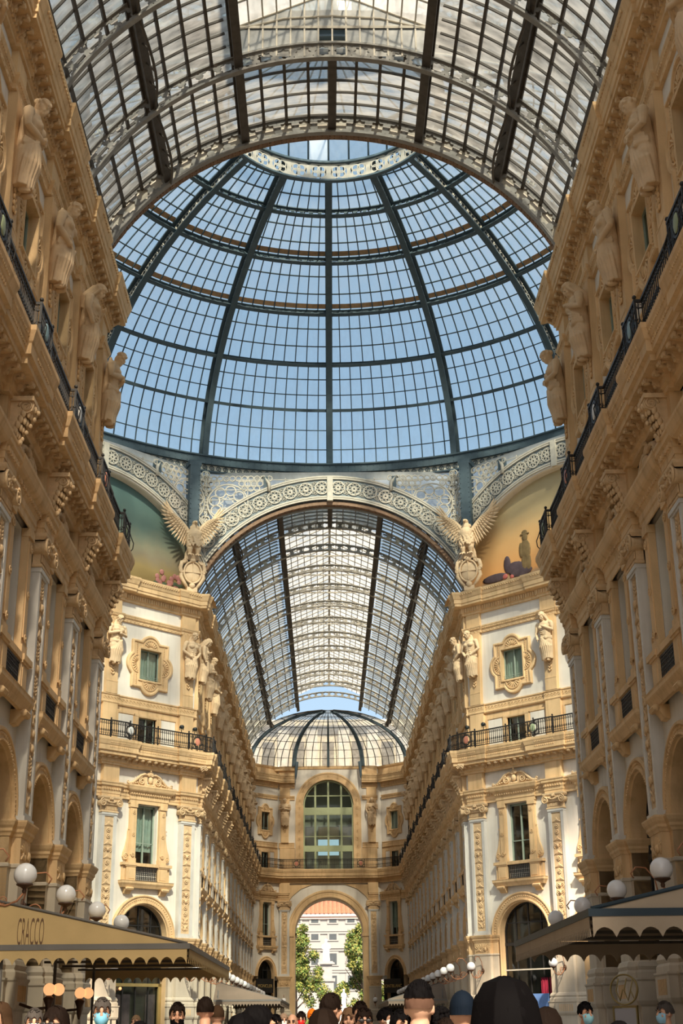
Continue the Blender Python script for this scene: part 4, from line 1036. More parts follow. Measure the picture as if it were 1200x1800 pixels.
for i in (3, 4):   # boarded gutters seen behind two rings
    mb = MB(); rs = []
    for k in range(97): th = 2*PI*k/96; p = R(PH[i]+.6); rs.append([dpt(p, th, .02), dpt(p+R(1.0), th, .06)])
    obj('gutter_board', mb.rings(rs, closed=False).mesh('gutter_board', M_ORANGE), dome)
bars = MB(); field = MB(); cnt = 0
singles = []
for t in range(6):
    for s in range(3):
        p0, p1 = R(PH[t]+(PH[t+1]-PH[t])*s/3), R(PH[t]+(PH[t+1]-PH[t])*(s+1)/3)
        for sec in range(16):
            for k in range(NP[t]):
                th0 = sec*SEC+SEC*k/NP[t]; th1 = sec*SEC+SEC*(k+1)/NP[t]; mid = (th0+th1)/2; mid = mid if mid < PI else mid-2*PI
                if abs(mid) < 2.01*SEC and (t < 2 or (t == 2 and s < 1 and abs(mid) < 1.85*SEC)): singles.append((t, s, sec, k))
                else: field.quad(dpt(p0, th0, .05), dpt(p0, th1, .05), dpt(p1, th1, .09), dpt(p1, th0, .09))
for (t, s, sec, k) in singles[:300]:
    p0, p1 = R(PH[t]+(PH[t+1]-PH[t])*s/3), R(PH[t]+(PH[t+1]-PH[t])*(s+1)/3); d = SEC/NP[t]
    obj('pane', C(('dp', t, s), lambda: MB().quad(dpt(p0, 0, .05), dpt(p0, d, .05), dpt(p1, d, .09), dpt(p1, 0, .09)).mesh('pane', M_GDOME)), dome, (0, 0, 0), -(sec*SEC+k*d))
for (t, s, sec, k) in singles[300:]:
    p0, p1 = R(PH[t]+(PH[t+1]-PH[t])*s/3), R(PH[t]+(PH[t+1]-PH[t])*(s+1)/3); d = SEC/NP[t]; th0 = sec*SEC+k*d
    field.quad(dpt(p0, th0, .05), dpt(p0, th0+d, .05), dpt(p1, th0+d, .09), dpt(p1, th0, .09))
obj('pane_field', field.mesh('pane_field', M_GDOME), dome, kind='stuff')
def dome_bars():   # one sector
    mb = MB()
    for t in range(6):
        for k in range(NP[t]+1):
            th = SEC*k/NP[t]
            rs = []
            for q in range(5):
                p = R(PH[t]+(PH[t+1]-PH[t])*q/4); w = .028/(DA*math.cos(p)); rs.append([dpt(p, th-w, -.02), dpt(p, th+w, -.02), dpt(p, th+w, .05), dpt(p, th-w, .05)])
            mb.rings(rs)
        for s in range(1, 3):
            p = R(PH[t]+(PH[t+1]-PH[t])*s/3); rs = []
            for q in range(9): th = SEC*q/8; rs.append([dpt(p-.0020, th, .0), dpt(p+.0020, th, .0), dpt(p+.0020, th, .05), dpt(p-.0020, th, .05)])
            mb.rings(rs)
    return mb.mesh('glazing_bars', M_DOME)
for k in range(16): obj('glazing_bars', C('dbars', dome_bars), dome, (0, 0, 0), -k*SEC, kind='stuff')
# lantern ring with pierced panels, and the lantern above
def lantern_panel():
    mb = MB(); RL = 5.5; z0, z1 = 44.0, 45.1; d = SEC/2
    def P(x, z): th = x/RL; return (RL*math.sin(th), RL*math.cos(th), z)
    L = RL*SEC
    for c in (-L/4, L/4):
        for k in range(4):
            a = PI/4+PI*k/2; cx, cz = c+.21*math.cos(a), (z0+z1)/2+.21*math.sin(a)
            mb.rings([[P(cx+r_*math.cos(2*PI*q/14), cz+r_*math.sin(2*PI*q/14)) for q in range(14)] for r_ in (.24, .165)])
        N = 20; out = []; inn = []
        for q in range(N):
            t = 2*PI*q/N; cc, ss = math.cos(t), math.sin(t); kk = min(L/4/max(abs(cc), 1e-6), .5/max(abs(ss), 1e-6)); out.append(P(c+kk*cc, (z0+z1)/2+kk*ss)); inn.append(P(c+.45*cc, (z0+z1)/2+.43*ss))
        mb.rings([out, inn])
        mb.rings([[P(c+r_*math.cos(2*PI*q/10), (z0+z1)/2+r_*math.sin(2*PI*q/10)) for q in range(10)] for r_ in (.09, .02)])
    for x in (-L/2,): mb.rings([[P(x-.13, z0), P(x+.13, z0)], [P(x-.13, z1), P(x+.13, z1)]], closed=False)
    return mb.mesh('lantern_panel', M_PALE)
lr = thing('lantern_ring', 'pierced pale iron ring at the crown of the dome', 'ring', (0, Y0, 0), 0)
for k in range(16): obj('pierced_panel', C('lp', lantern_panel), lr, (0, 0, 0), -(k+.5)*SEC)
mb = MB(); n = 64
for z0, z1, ra, rb in ((43.93, 44.03, 5.36, 5.62), (45.06, 45.18, 5.36, 5.8)):
    mb.lathe([(ra, z0), (rb, z0), (rb, z1), (ra, z1), (ra, z0)], n=n)
obj('rim', mb.mesh('rim', M_DOME), lr)
mb = MB()
for k in range(32): th = 2*PI*k/32; x, y = 5.6*math.sin(th), 5.6*math.cos(th); mb.tube([(x, y, 45.1), (x, y, 47.2), (0, 0, 49)], .05, 4)
mb.lathe([(5.5, 47.1), (5.7, 47.1), (5.7, 47.3), (5.5, 47.3)], n=32); obj('lantern_bars', mb.mesh('lantern_bars', M_DOME), lr, kind='stuff')
obj('lantern_glass', MB().lathe([(5.62, 45.18), (5.62, 47.2), (.1, 49.0)], n=32, smooth=False).mesh('lantern_glass', M_GDOME), lr)
# ring beam
rbm = thing('dome_ring_beam', 'riveted ring girder with running-scroll frieze under the dome', 'girder', (0, Y0, 0), 0)
mb = MB(); mb.lathe([(19.15, 32.72), (19.55, 32.72), (19.55, 32.8), (19.35, 32.82), (19.35, 33.14), (19.55, 33.16), (19.55, 33.26), (19.05, 33.26), (19.05, 33.18), (19.15, 33.14), (19.15, 32.72)], n=96, smooth=False)
mb.lathe([(20.2, 33.25), (19.05, 33.25)], n=96)
for k in range(320): th = 2*PI*k/320; mb.ell((19.14*math.sin(th), 19.14*math.cos(th), 32.80), .03, 4, 3); mb.ell((19.14*math.sin(th), 19.14*math.cos(th), 33.06), .03, 4, 3)
obj('girder', mb.mesh('girder', M_DOME), rbm)
obj('frieze_plate', MB().lathe([(19.34, 32.30), (19.34, 32.74)], n=96).mesh('frieze_plate', M_PALE), rbm)
obj('lower_flange', MB().lathe([(19.15, 32.24), (19.5, 32.24), (19.5, 32.30), (19.15, 32.30), (19.15, 32.24)], n=96, smooth=False).mesh('lower_flange', M_DOME), rbm)
mb = MB(); q = MB(); q.spiral((0, 32.54), .17, 1.6, -PI/2, 1, 0, .034, 22, 4, .12); q.tube([(0, 0, 32.37), (.2, 0, 32.37), (.40, 0, 32.37)], .025, 4)
for k in range(int(2*PI*19.28/.42)):
    th = 2*PI*k/int(2*PI*19.28/.42)
    if abs(th if th < PI else th-2*PI) < 1.5: mb.merge(q, Matrix.Rotation(-th, 4, 'Z') @ Matrix.Translation((0, 19.30, 0)))
obj('running_scroll', mb.mesh('running_scroll', M_DOME), rbm, kind='stuff')
# ------------------------------------------------------------------ octagon arches, spandrels and posts
AF = 17.4; ARI, ARO, ACZ = 8.50, 9.98, 21.80; HALF = 7.72; AMX = R(58.5)
def frame_pt(k): return k*PI/4
def arch_band_plate():
    mb = MB(); am = AMX
    for r_a, r_b, ya, yb in ((ARI, ARO, .06, .12),):
        mb.arch([(r_a, ya), (r_b, ya), (r_b, yb), (r_a, yb)], 0, ACZ, PI/2-am, PI/2+am, 60, closed=True)
    return mb.mesh('band_plate', M_BACK)
def arch_band_edge():
    mb = MB(); am = AMX
    for r_ in (ARI+.05, ARI+.17, ARO-.17, ARO-.05): mb.arch([(r_-.045, .06), (r_-.045, -.03), (r_+.045, -.03), (r_+.045, .06)], 0, ACZ, PI/2-am, PI/2+am, 60, closed=True)
    return mb.mesh('band_edge', M_PALE)
def rosette():
    mb = MB(); A = lambda r_a, r_b: mb.arch([(r_b, 0), (r_b, -.05), (r_a, -.05), (r_a, 0)], 0, 0, 0, 2*PI, 18, closed=True)
    A(.42, .36); A(.14, .06)
    for k in range(8):
        a = PI*k/4; mb.arch([(.075, 0), (.075, -.045), (.115, -.045), (.115, 0)], .25*math.cos(a), .25*math.sin(a), 0, 2*PI, 8, closed=True)
    return mb.mesh('rosette', M_PALE)
def band_fill():
    mb = MB()
    for sx in (-1, 1):
        for sz in (-1, 1): mb.spiral((sx*.06, sz*.30), .11, 1.3, 0, sx*sz, -.02, .022, 12, 4); mb.spiral((sx*.05, sz*.12), .06, 1.1, 0, -sx*sz, -.02, .018, 9, 4)
    return mb.mesh('scroll_fill', M_PALE)
def spandrel(sg):
    """pierced filigree between the arch, the corner post and the ring girder; one side of a face"""
    mb = MB(); Zt = 32.1; ZT = lambda x: 31.62+.5*(x/HALF)**2
    inside = lambda x, z, m=0: m < x < HALF-m*.3 and z < ZT(x)-m*.5 and math.hypot(x, z-ACZ) > ARO-.02+m
    def ring(cx, cz, r1, r2, n=12): mb.arch([(r1, .04), (r1, -.02), (r2, -.02), (r2, .04)], sg*cx, cz, 0, 2*PI, n, closed=True)
    big = (5.95, 30.1)
    # eight-pointed star medallion
    st = star(0, 0, .40, 8, .66)
    for y in (0,):
        mb.rings([[(sg*(big[0]+a*1.25), y, big[1]+c*1.25) for a, c in st], [(sg*(big[0]+a), y, big[1]+c) for a, c in st]])
    for k in range(8): a = PI*k/4+.2; ring(big[0]+.78*math.cos(a), big[1]+.78*math.sin(a), .34, .265)
    ring(big[0], big[1], 1.22, 1.14, 24)
    step = .36
    row = 0; z = 26.0
    while z < Zt:
        x = .3+(step/2 if row % 2 else 0)
        while x < HALF:
            d = math.hypot(x-big[0], z-big[1])
            if inside(x, z, .16) and d > 1.30:
                ring(x, z, .20, .135, 8)
                if (row+int(x*3)) % 3 == 0: ring(x, z, .085, .05, 6)
            x += step
        z += step*.87; row += 1
    for z in np.arange(26.6, 31.6, .62):   # stiffeners
        x0 = math.sqrt(max(0, ARO**2-(z-ACZ)**2)) if z-ACZ < ARO else 0
        if x0 < HALF-.1: mb.box(*sorted((sg*x0, sg*HALF)), .0, .03, z-.02, z+.02)
    for x in (2.6, 3.6, 4.8, 7.3): zz = ACZ+math.sqrt(ARO**2-x*x); mb.box(sg*x-.025, sg*x+.025, 0, .03, zz, ZT(x))
    return mb.mesh('spandrel', M_PALE)
def face(k, name, label, full=True):
    th = k*PI/4; c = Vector((math.sin(th)*AF, Y0+math.cos(th)*AF, 0))
    r_ = thing(name, label, 'arch', c, -th, 'iron arches round the octagon')
    obj('band_plate', C('abp', arch_band_plate), r_); obj('band_edge', C('abe', arch_band_edge), r_)
    if not full: return r_
    am = AMX; n = 20
    for i in range(n):
        a = -am+2*am*(i+.5)/n; o = obj('rosette', C('ros', rosette), r_, (9.24*math.sin(a), .04, ACZ+9.24*math.cos(a))); o.rotation_euler = (0, a, 0)
    fl = MB()
    for i in range(n+1):
        a = -am+2*am*i/n; q = Matrix.Translation((9.24*math.sin(a), .06, ACZ+9.24*math.cos(a))) @ Matrix.Rotation(a, 4, 'Y')
        o = obj('scroll_fill', C('bf', band_fill), r_, (9.24*math.sin(a), .04, ACZ+9.24*math.cos(a))); o.rotation_euler = (0, a, 0)
    for s in (-1, 1): obj('spandrel', C(('spn', s), lambda: spandrel(s)), r_, (0, .05, 0))
    mb = MB(); mb.box(-.17, .17, -.10, .1, 30.2, 31.75); obj('bracket_post', C('bp0', lambda: mb.mesh('bracket_post', M_PALE)), r_)
    for x in (-3.75, 3.75):
        mb2 = MB(); sg = 1 if x > 0 else -1; mb2.tube([(-sg*.2, -.05, 30.8), (-sg*.18, -.02, 31.3), (sg*.05, .1, 31.7), (sg*.3, .3, 31.85)], .11, 4); mb2.cur = 1; mb2.box(-.12, .12, .0, .5, 30.8, 31.75); obj('bracket_post', C(('bp', sg), lambda: mb2.mesh('bracket_post', M_PALE, M_DOME)), r_, (x, 0, 0))
    g_ = MB()
    for i in range(30):
        x0, x1 = -HALF+2*HALF*i/30, -HALF+2*HALF*(i+1)/30; za = lambda x: ACZ+math.sqrt(ARO**2-x*x)
        g_.quad((x0, .45, za(x0)-.1), (x1, .45, za(x1)-.1), (x1, .75, 32.3), (x0, .75, 32.3))
    obj('obscured_glass', C('spg', lambda: g_.mesh('obscured_glass', M_GSPAN)), r_)
    return r_
fF = face(0, 'octagon_arch', 'pale filigree arch with rosettes over the far passage mouth')
fL = face(-1, 'octagon_arch', 'filigree arch with rosettes framing the teal-sky mosaic')
fR = face(1, 'octagon_arch', 'filigree arch with rosettes framing the golden-sky mosaic')
face(-2, 'octagon_arch', 'iron arch over the side passage next to the teal-sky mosaic', False); face(2, 'octagon_arch', 'iron arch over the side passage next to the golden-sky mosaic', False)
# corner posts
for s in (-1, 1):
    for k, nm in ((1, 'far mouth'), (3, 'side mouth')):
        th = s*k*PI/8
        mb = MB(); mb.frustum((-.28, .28, -.25, .25, 26.0), (-.30, .30, -.3, .6, 32.3)); mb.box(-.36, .36, -.3, .6, 32.0, 32.3)
        for z in np.arange(26.3, 32, .3):
            for x in (-.24, .24): mb.ell((x, -.3, z), .03, 4, 3)
        p = (s*(7.85 if k == 1 else 16.8), 73.45 if k == 1 else Y0+7.4, 0)
        tag(obj('corner_post', mb.mesh('corner_post', M_DOME), None, p, -th), 'riveted blue-grey iron post at the %s corner beside the %s mosaic' % (nm, 'teal-sky' if s < 0 else 'golden-sky'), 'post', 'iron corner posts')
# ------------------------------------------------------------------ lunette mosaics (generic painted scenes)
def lunette_mat(name, stops, zlo, zhi):
    m = bpy.data.materials.new(name); m.use_nodes = True; N = m.node_tree.nodes; L = m.node_tree.links; b = N['Principled BSDF']; b.inputs['Roughness'].default_value = .6
    g = N.new('ShaderNodeNewGeometry'); sp = N.new('ShaderNodeSeparateXYZ'); L.new(g.outputs['Position'], sp.inputs[0])
    nz = N.new('ShaderNodeTexNoise'); nz.inputs['Scale'].default_value = .9; nz.inputs['Detail'].default_value = 6; L.new(g.outputs['Position'], nz.inputs['Vector'])
    ma = N.new('ShaderNodeMath'); ma.operation = 'MULTIPLY_ADD'; ma.inputs[1].default_value = 1.3; L.new(nz.outputs['Fac'], ma.inputs[0]); L.new(sp.outputs['Z'], ma.inputs[2])
    mr = N.new('ShaderNodeMapRange'); mr.inputs[1].default_value = zlo+.65; mr.inputs[2].default_value = zhi+.65; L.new(ma.outputs[0], mr.inputs[0])
    cr = N.new('ShaderNodeValToRGB'); e = cr.color_ramp.elements
    for i, (p, c) in enumerate(stops):
        x = e[i] if i < 2 else e.new(p); x.position = p; x.color = (*c, 1)
    L.new(mr.outputs[0], cr.inputs[0]); L.new(cr.outputs[0], b.inputs['Base Color']); return m
ML = lunette_mat('teal_sky_picture', [(0, (.26, .18, .06)), (1, (.08, .155, .15)), (.20, (.34, .25, .10)), (.33, (.24, .20, .13)), (.42, (.25, .24, .16)), (.62, (.13, .20, .165))], 24.2, 30.0)
MR_ = lunette_mat('golden_sky_picture', [(0, (.22, .17, .12)), (1, (.46, .38, .22)), (.10, (.30, .20, .12)), (.16, (.62, .30, .10)), (.5, (.62, .38, .16)), (.75, (.55, .42, .22))], 24.2, 30.0)
def lunette(fr, k, name, label, m, shapes):
    th = k*PI/4; r_ = thing(name, label, 'mosaic', (math.sin(th)*(AF+.55), Y0+math.cos(th)*(AF+.55), 0), -th, 'lunette mosaics')
    mb = MB(); n = 40; rb = 8.55; z0 = 24.0
    for i in range(n):
        x0, x1 = -7.2+14.4*i/n, -7.2+14.4*(i+1)/n; zt = lambda x: ACZ+math.sqrt(max(.1, rb*rb-x*x))
        mb.quad((x0, 0, z0), (x1, 0, z0), (x1, 0, max(z0, zt(x1))), (x0, 0, max(z0, zt(x0))))
    obj('picture', mb.mesh('picture', m), r_)
    mb = MB(); am = math.asin(7.25/8.45); mb.arch([(8.52, .0), (8.52, -.5), (8.42, -.5), (8.38, -.4), (8.38, 0)], 0, ACZ, PI/2-am, PI/2+am, 50); obj('rim', mb.mesh('rim', M_PLASTER), r_)
    for nm, col, pts in shapes:
        mb = MB()
        for (x, z, a, c) in pts: mb.ell((x, -.03, z), (a, .03, c), 10, 6)
        obj(nm, mb.mesh(nm, mat(nm+name[:2], col, .7, .25, 3)), r_)
rn = random.Random(4)
lunette(fL, -1, 'lunette_mosaic', 'lunette mosaic of a teal sky over a yellow field with flowers', ML,
        [('painted_flowers', (.50, .22, .20), [(5.1+rn.uniform(-.9, .9), 25.0+rn.uniform(-.5, .5), .16, .16) for i in range(26)]), ('painted_leaves', (.10, .13, .08), [(5.1+rn.uniform(-1, 1), 24.6+rn.uniform(-.4, .3), .2, .15) for i in range(14)])])
lunette(fR, 1, 'lunette_mosaic', 'lunette mosaic of a golden sky behind small dark figures', MR_,
        [('painted_figure', (.16, .11, .05), [(-2.7, 26.15, .36, .62), (-2.8, 25.4, .22, .6), (-2.55, 25.4, .2, .6), (-2.7, 26.9, .2, .24), (-2.7, 27.08, .34, .07), (-2.7, 27.18, .2, .14), (-3.0, 26.2, .14, .45)]), ('painted_gear', (.07, .05, .06), [(-3.5, 25.3, .7, .35), (-4.0, 25.6, .25, .5), (-3.1, 25.0, .8, .3), (-4.9, 25.0, .9, .25)]), ('painted_blooms', (.35, .10, .09), [(-4.2, 24.95, .2, .15), (-3.7, 24.85, .15, .12)])])
# ------------------------------------------------------------------ glazed half dome at the far end
ap = thing('ceiling_end_apse', 'glazed half dome closing the far passage roof', 'glass roof', (-.1, 128.45, 0), 0, kind='structure')
AX, AY, AZ, AZ0 = 8.2, 3.7, 4.75, 24.95
def apt(th, ph, o=0.0): return ((AX+o)*math.cos(ph)*math.sin(th), (AY+o)*math.cos(ph)*math.cos(th), AZ0+(AZ+o)*math.sin(ph))
TH = np.linspace(-PI/2, PI/2, 33); PHS = np.linspace(0, R(86), 10)
mb = MB(); gm = MB()
for th in TH: mb.rings([[apt(th-.004, p), apt(th+.004, p), apt(th+.004, p, .05), apt(th-.004, p, .05)] for p in PHS])
for p in PHS[1:]: mb.rings([[apt(t, p-.004), apt(t, p+.004), apt(t, p+.004, .05), apt(t, p-.004, .05)] for t in TH])
obj('glazing_bars', mb.mesh('glazing_bars', M_VIRON), ap, kind='stuff')
for a, c in zip(TH, TH[1:]):
    for p, q in zip(PHS, PHS[1:]): gm.quad(apt(a, p, .03), apt(c, p, .03), apt(c, q, .03), apt(a, q, .03))
obj('pane_field', gm.mesh('pane_field', M_GTOP), ap, kind='stuff')
for th in (-R(66), -R(24), 0, R(24), R(66)):
    w_ = .022 if th else .014
    obj('rib', MB().rings([[apt(th-w_, p, -.22), apt(th+w_, p, -.22), apt(th+w_, p, .04), apt(th-w_, p, .04)] for p in PHS]).mesh('rib', M_DOME), ap)
for s in (-1, 1):   # curled rib feet
    mb = MB(); mb.tube([(s*3.0, 2.9, 25.3), (s*3.06, 2.86, 24.6), (s*3.1, 2.8, 24.0), (s*3.1, 2.7, 23.6)], [.16, .14, .1, .02], 6); obj('rib_foot', mb.mesh('rib_foot', M_DOME), ap)
# pale attic of the end block seen through the half dome
bk = thing('rear_attic', 'pale attic storey with piers behind the glazed half dome', 'building', (-.1, 137.5, 0), 0)
M_CREAM = mat('cream_stucco', (.72, .62, .45), .8, .05, 1)
obj('wall', MB().box(-10, 10, .6, 1.2, 18.9, 30.4).box(-10, 10, .6, 1.2, 14.2, 17.3).box(-10, -1.3, .6, 1.2, 17.3, 18.9).box(1.3, 10, .6, 1.2, 17.3, 18.9).mesh('wall', M_CREAM), bk)
for x in (-7.5, -4.5, -1.6, 1.6, 4.5, 7.5): obj('pier', C('rap', lambda: MB().box(-.55, .55, 0, .6, 14.2, 30).mesh('pier', M_PLASTER)), bk, (x, 0, 0))
for x in (-6, -3, 0, 3, 6): obj('window_pane', C('raw', lambda: MB().box(-.6, .6, .5, .58, 25.5, 28.5).mesh('window_pane', M_ROOM)), bk, (x, 0, 0))
obj('cornice_band', MB().box(-10.3, 10.3, -.4, 1.4, 30.0, 30.6).mesh('cornice_band', M_CREAM), bk)
def at_y(u, v, y): d = ray(u, v); return Vector((CAMX, 0, EYE))+d*(y/d.y)
def at_x(u, v, x): d = ray(u, v); return Vector((CAMX, 0, EYE))+d*((x-CAMX)/d.x)
# ------------------------------------------------------------------ floor
mb = MB(); mb.quad((-30, -20, 0), (30, -20, 0), (30, 135, 0), (-30, 135, 0))
fl = tag(obj('floor', mb.mesh('floor', M_PAVE)), 'polished marble paving of the covered passage', 'floor', kind='structure')
# ------------------------------------------------------------------ eagles on cartouches
def eagle_body():
    mb = MB(); E = mb.ell
    E((0, -.05, 1.25), (.40, .36, .62), 16, 10, Matrix.Rotation(R(12), 3, 'X')); E((0, -.22, 1.55), (.36, .28, .40), 14, 8); E((0, -.18, 1.95), (.22, .21, .32), 12, 8)
    E((0, -.24, 2.28), (.15, .19, .16), 12, 8); mb.tube([(0, -.36, 2.30), (0, -.50, 2.29), (0, -.56, 2.20), (0, -.55, 2.13)], [.08, .065, .04, .01], 8)
    for s in (-1, 1):
        E((s*.08, -.33, 2.35), (.05, .05, .02), 8, 5); mb.tube([(s*.2, -.1, .95), (s*.22, -.2, .6), (s*.2, -.16, .32)], [.2, .16, .08], 10)
        for k in range(3): mb.tube([(s*.2+(k-1)*.09, -.2, .30), (s*.2+(k-1)*.13, -.36, .24), (s*.2+(k-1)*.14, -.42, .14)], [.05, .045, .02], 6)
    for k in range(-3, 4): mb.tube([(k*.05, .12, .9), (k*.10, .12, .45), (k*.13, .06, .02)], [.09, .09, .05], 6)
    rn = random.Random(2)
    for k in range(120):
        a = rn.uniform(-1.3, 1.3); z = rn.uniform(.75, 2.05); r_ = .40 if z < 1.7 else .25
        E((r_*math.sin(a), -.08-.8*r_*math.cos(a)-.04, z), (.06, .035, .085), 6, 5)
    me = remesh(mb, .028, 1); me.materials.append(M_STATUE); return me
def eagle_wing(s):
    mb = MB(); Q = lambda t: Vector((s*(.28+1.15*t), .02+.06*math.sin(PI*t), 1.75+1.05*t**1.3+.25*math.sin(PI*t)))
    mb.tube([Q(t/10) for t in range(11)], [.17-.012*t for t in range(11)], 8)
    for row, (n, l0, l1, yo) in enumerate(((15, .95, 1.35, .05), (14, .62, .85, 0), (13, .38, .5, -.05), (12, .22, .28, -.09))):
        for i in range(n):
            t = .02+.98*i/(n-1); b = Q(t)+Vector((0, yo, 0)); ang = -PI/2+R(20)+R(125)*t**1.5*(1-.12*row); L = l0+(l1-l0)*t; L *= (1-.2*(t > .93))
            d = Vector((s*math.cos(ang), 0, math.sin(ang))); nrm = Vector((-d.z, 0, d.x)); w = .075 if row < 2 else .07
            pts = [b+d*(L*q) for q in (0, .4, .8, 1)]
            ws = [w*.7, w, w*.85, .01]
            mb.rings([[p+nrm*q, p+Vector((0, -.03, 0)), p-nrm*q, p+Vector((0, .02, 0))] for p, q in zip(pts, ws)], cap=True)
    return mb.mesh('wing', M_STATUE)
def cartouche():
    mb = MB(); c = (0, .72)
    mb.ell((0, 0, .75), (.50, .16, .62), 20, 10)
    mb.tube([(.50*math.cos(a), -.12, .75+.62*math.sin(a)) for a in np.linspace(0, 2*PI, 33)], .055, 6, cap=False)
    mb.box(-.45, .45, -.18, -.10, .72, .77); mb.box(-.025, .025, -.18, -.10, .2, 1.3)
    for s in (-1, 1):
        mb.tube([(s*.3, 0, 1.42), (s*.62, -.03, 1.3), (s*.70, -.03, 1.0), (s*.62, -.03, .72), (s*.66, -.03, .5), (s*.45, -.02, .15), (s*.22, 0, -.18)], [.10, .13, .12, .11, .12, .10, .08], 8)
        mb.spiral((s*.66, .80), .13, 1.5, 0, s, -.12, .04, 16, 5); mb.spiral((s*.5, 1.36), .13, 1.5, 0, -s, -.10, .04, 16, 5)
    mb.box(-.3, .3, -.1, .25, -.35, -.1); mb.ell((0, -.1, 1.45), (.2, .16, .14), 10, 6); mb.ell((0, -.06, .0), (.18, .14, .2), 10, 6)
    return mb.mesh('cartouche', M_STATUE)
for s in (-1, 1):
    th = s*PI/8
    r_ = thing('eagle_statue', 'spread-winged stone eagle on a shield, beside the %s mosaic' % ('teal-sky' if s < 0 else 'golden-sky'), 'statue', (s*7.72, 72.75, 24.55), -th, 'eagles at the octagon corners')
    obj('shield_cartouche', C('ecart', cartouche), r_)
    b_ = obj('body', C('ebody', eagle_body), r_, (0, 0, 1.50), 0, (1.08, 1.08, .93))
    for q in (-1, 1): obj('wing', C(('ewing', q), lambda: eagle_wing(q)), r_, (0, .05, 1.50), 0, (.80, 1, .93))
# ------------------------------------------------------------------ globe lamps on scrolled copper brackets
def lamp_part(p):
    mb = MB(); gy, gz = -.95, 4.32
    if p == 'globe': mb.ell((0, gy, gz), .215, 28, 16); return mb.mesh(p, M_GLOBE)
    if p == 'cup': mb.lathe([(.03, 3.98), (.045, 4.02), (.035, 4.06), (.08, 4.09), (.15, 4.12), (.16, 4.15), (.10, 4.16), (.0, 4.17)], 0, gy, 14); return mb.mesh(p, M_CUP)
    if p == 'wall_plate': mb.ell((0, -.02, 4.12), (.10, .05, .13), 12, 6); mb.ell((0, -.06, 4.12), (.05, .05, .05), 8, 5); return mb.mesh(p, M_CUP)
    mb.tube([(0, -.03, 4.12), (0, -.16, 3.94), (0, -.36, 3.80), (0, -.62, 3.76), (0, -.82, 3.84), (0, gy, 4.0)], .022, 6)
    q = MB(); q.spiral((0, 0), .17, 1.8, 0, 1, 0, .018, 26, 5); mb.merge(q, Matrix.Translation((0, -.30, 3.98)) @ Matrix.Rotation(PI/2, 4, 'Z'))
    q = MB(); q.spiral((0, 0), .09, 1.6, 0, -1, 0, .014, 18, 5); mb.merge(q, Matrix.Translation((0, -.56, 3.87)) @ Matrix.Rotation(PI/2, 4, 'Z'))
    mb.tube([(0, -.04, 4.2), (0, -.10, 4.55), (0, -.28, 4.78), (0, -.50, 4.80), (0, -.62, 4.66), (0, -.56, 4.56)], .018, 6)
    return mb.mesh('scroll_arm', M_COPPER)
def lamp(w, x, label, group, dz=0.0, sc=1.0):
    r_ = thing('globe_lamp', label, 'lamp', w.world(x, 0, dz), w.t, group)
    for p in ('wall_plate', 'scroll_arm', 'cup', 'globe'): obj(p, C(('lamp', p), lambda: lamp_part(p)), r_)
for s in (-1, 1):
    for k in range(4): lamp(WALLS[('near', s)], -s*(P_NEAR-B_N*k), 'white globe lamp, %s pilaster from the octagon, %s' % (ORD[k], SIDE[s][1]), 'globe lamps along the near walls')
    for k in range(14): lamp(WALLS[('far', s)], -s*(P_FAR+B_F*k), 'white globe lamp, %s pilaster beyond the octagon, %s' % (ORD[k], SIDEF[s][1]), 'globe lamps along the far walls')
    for k, t in enumerate((.85, 5.9)): lamp(WALLS[('oct', s)], s*t, 'white globe lamp, %s pilaster from the eagle, octagon face by the %s mosaic' % (ORD[k], 'teal' if s < 0 else 'golden'), 'globe lamps on the octagon faces')
    lamp(w_end if False else WALLS[('att', s)], s*4.12, 'white globe lamp beside the great far arch, %s side' % ('sunlit' if s < 0 else 'shaded'), 'globe lamps at the far arch', -.55)
# ------------------------------------------------------------------ awnings
def text_mesh(txt, m, size=1.0, sx=1.0, ext=.004, shear=0.0, offset=0.0):
    cu = bpy.data.curves.new('lettering', 'FONT'); cu.body = txt; cu.size = size; cu.extrude = ext; cu.shear = shear; cu.offset = offset; cu.align_x = 'CENTER'; cu.resolution_u = 3
    o = bpy.data.objects.new('tmp', cu); COL.objects.link(o); dg = bpy.context.evaluated_depsgraph_get(); me = bpy.data.meshes.new_from_object(o.evaluated_get(dg)); bpy.data.objects.remove(o)
    for v in me.vertices: v.co = (v.co.x*sx, -v.co.z, v.co.y)
    me.materials.clear(); me.materials.append(m); return me
def scallop(L, n, drop, base):
    mb = MB(); pts = []
    for i in range(n):
        for k in range(7):
            t = k/6; pts.append((L*(i+t)/n, -base-drop*math.sin(PI*t)**.7 if False else -base-drop+drop*abs(math.sin(PI*t))**.6))
    rs = [[(x, -.006, 0), (x, -.006, z), (x, .006, z), (x, .006, 0)] for x, z in pts]
    return mb.rings(rs)
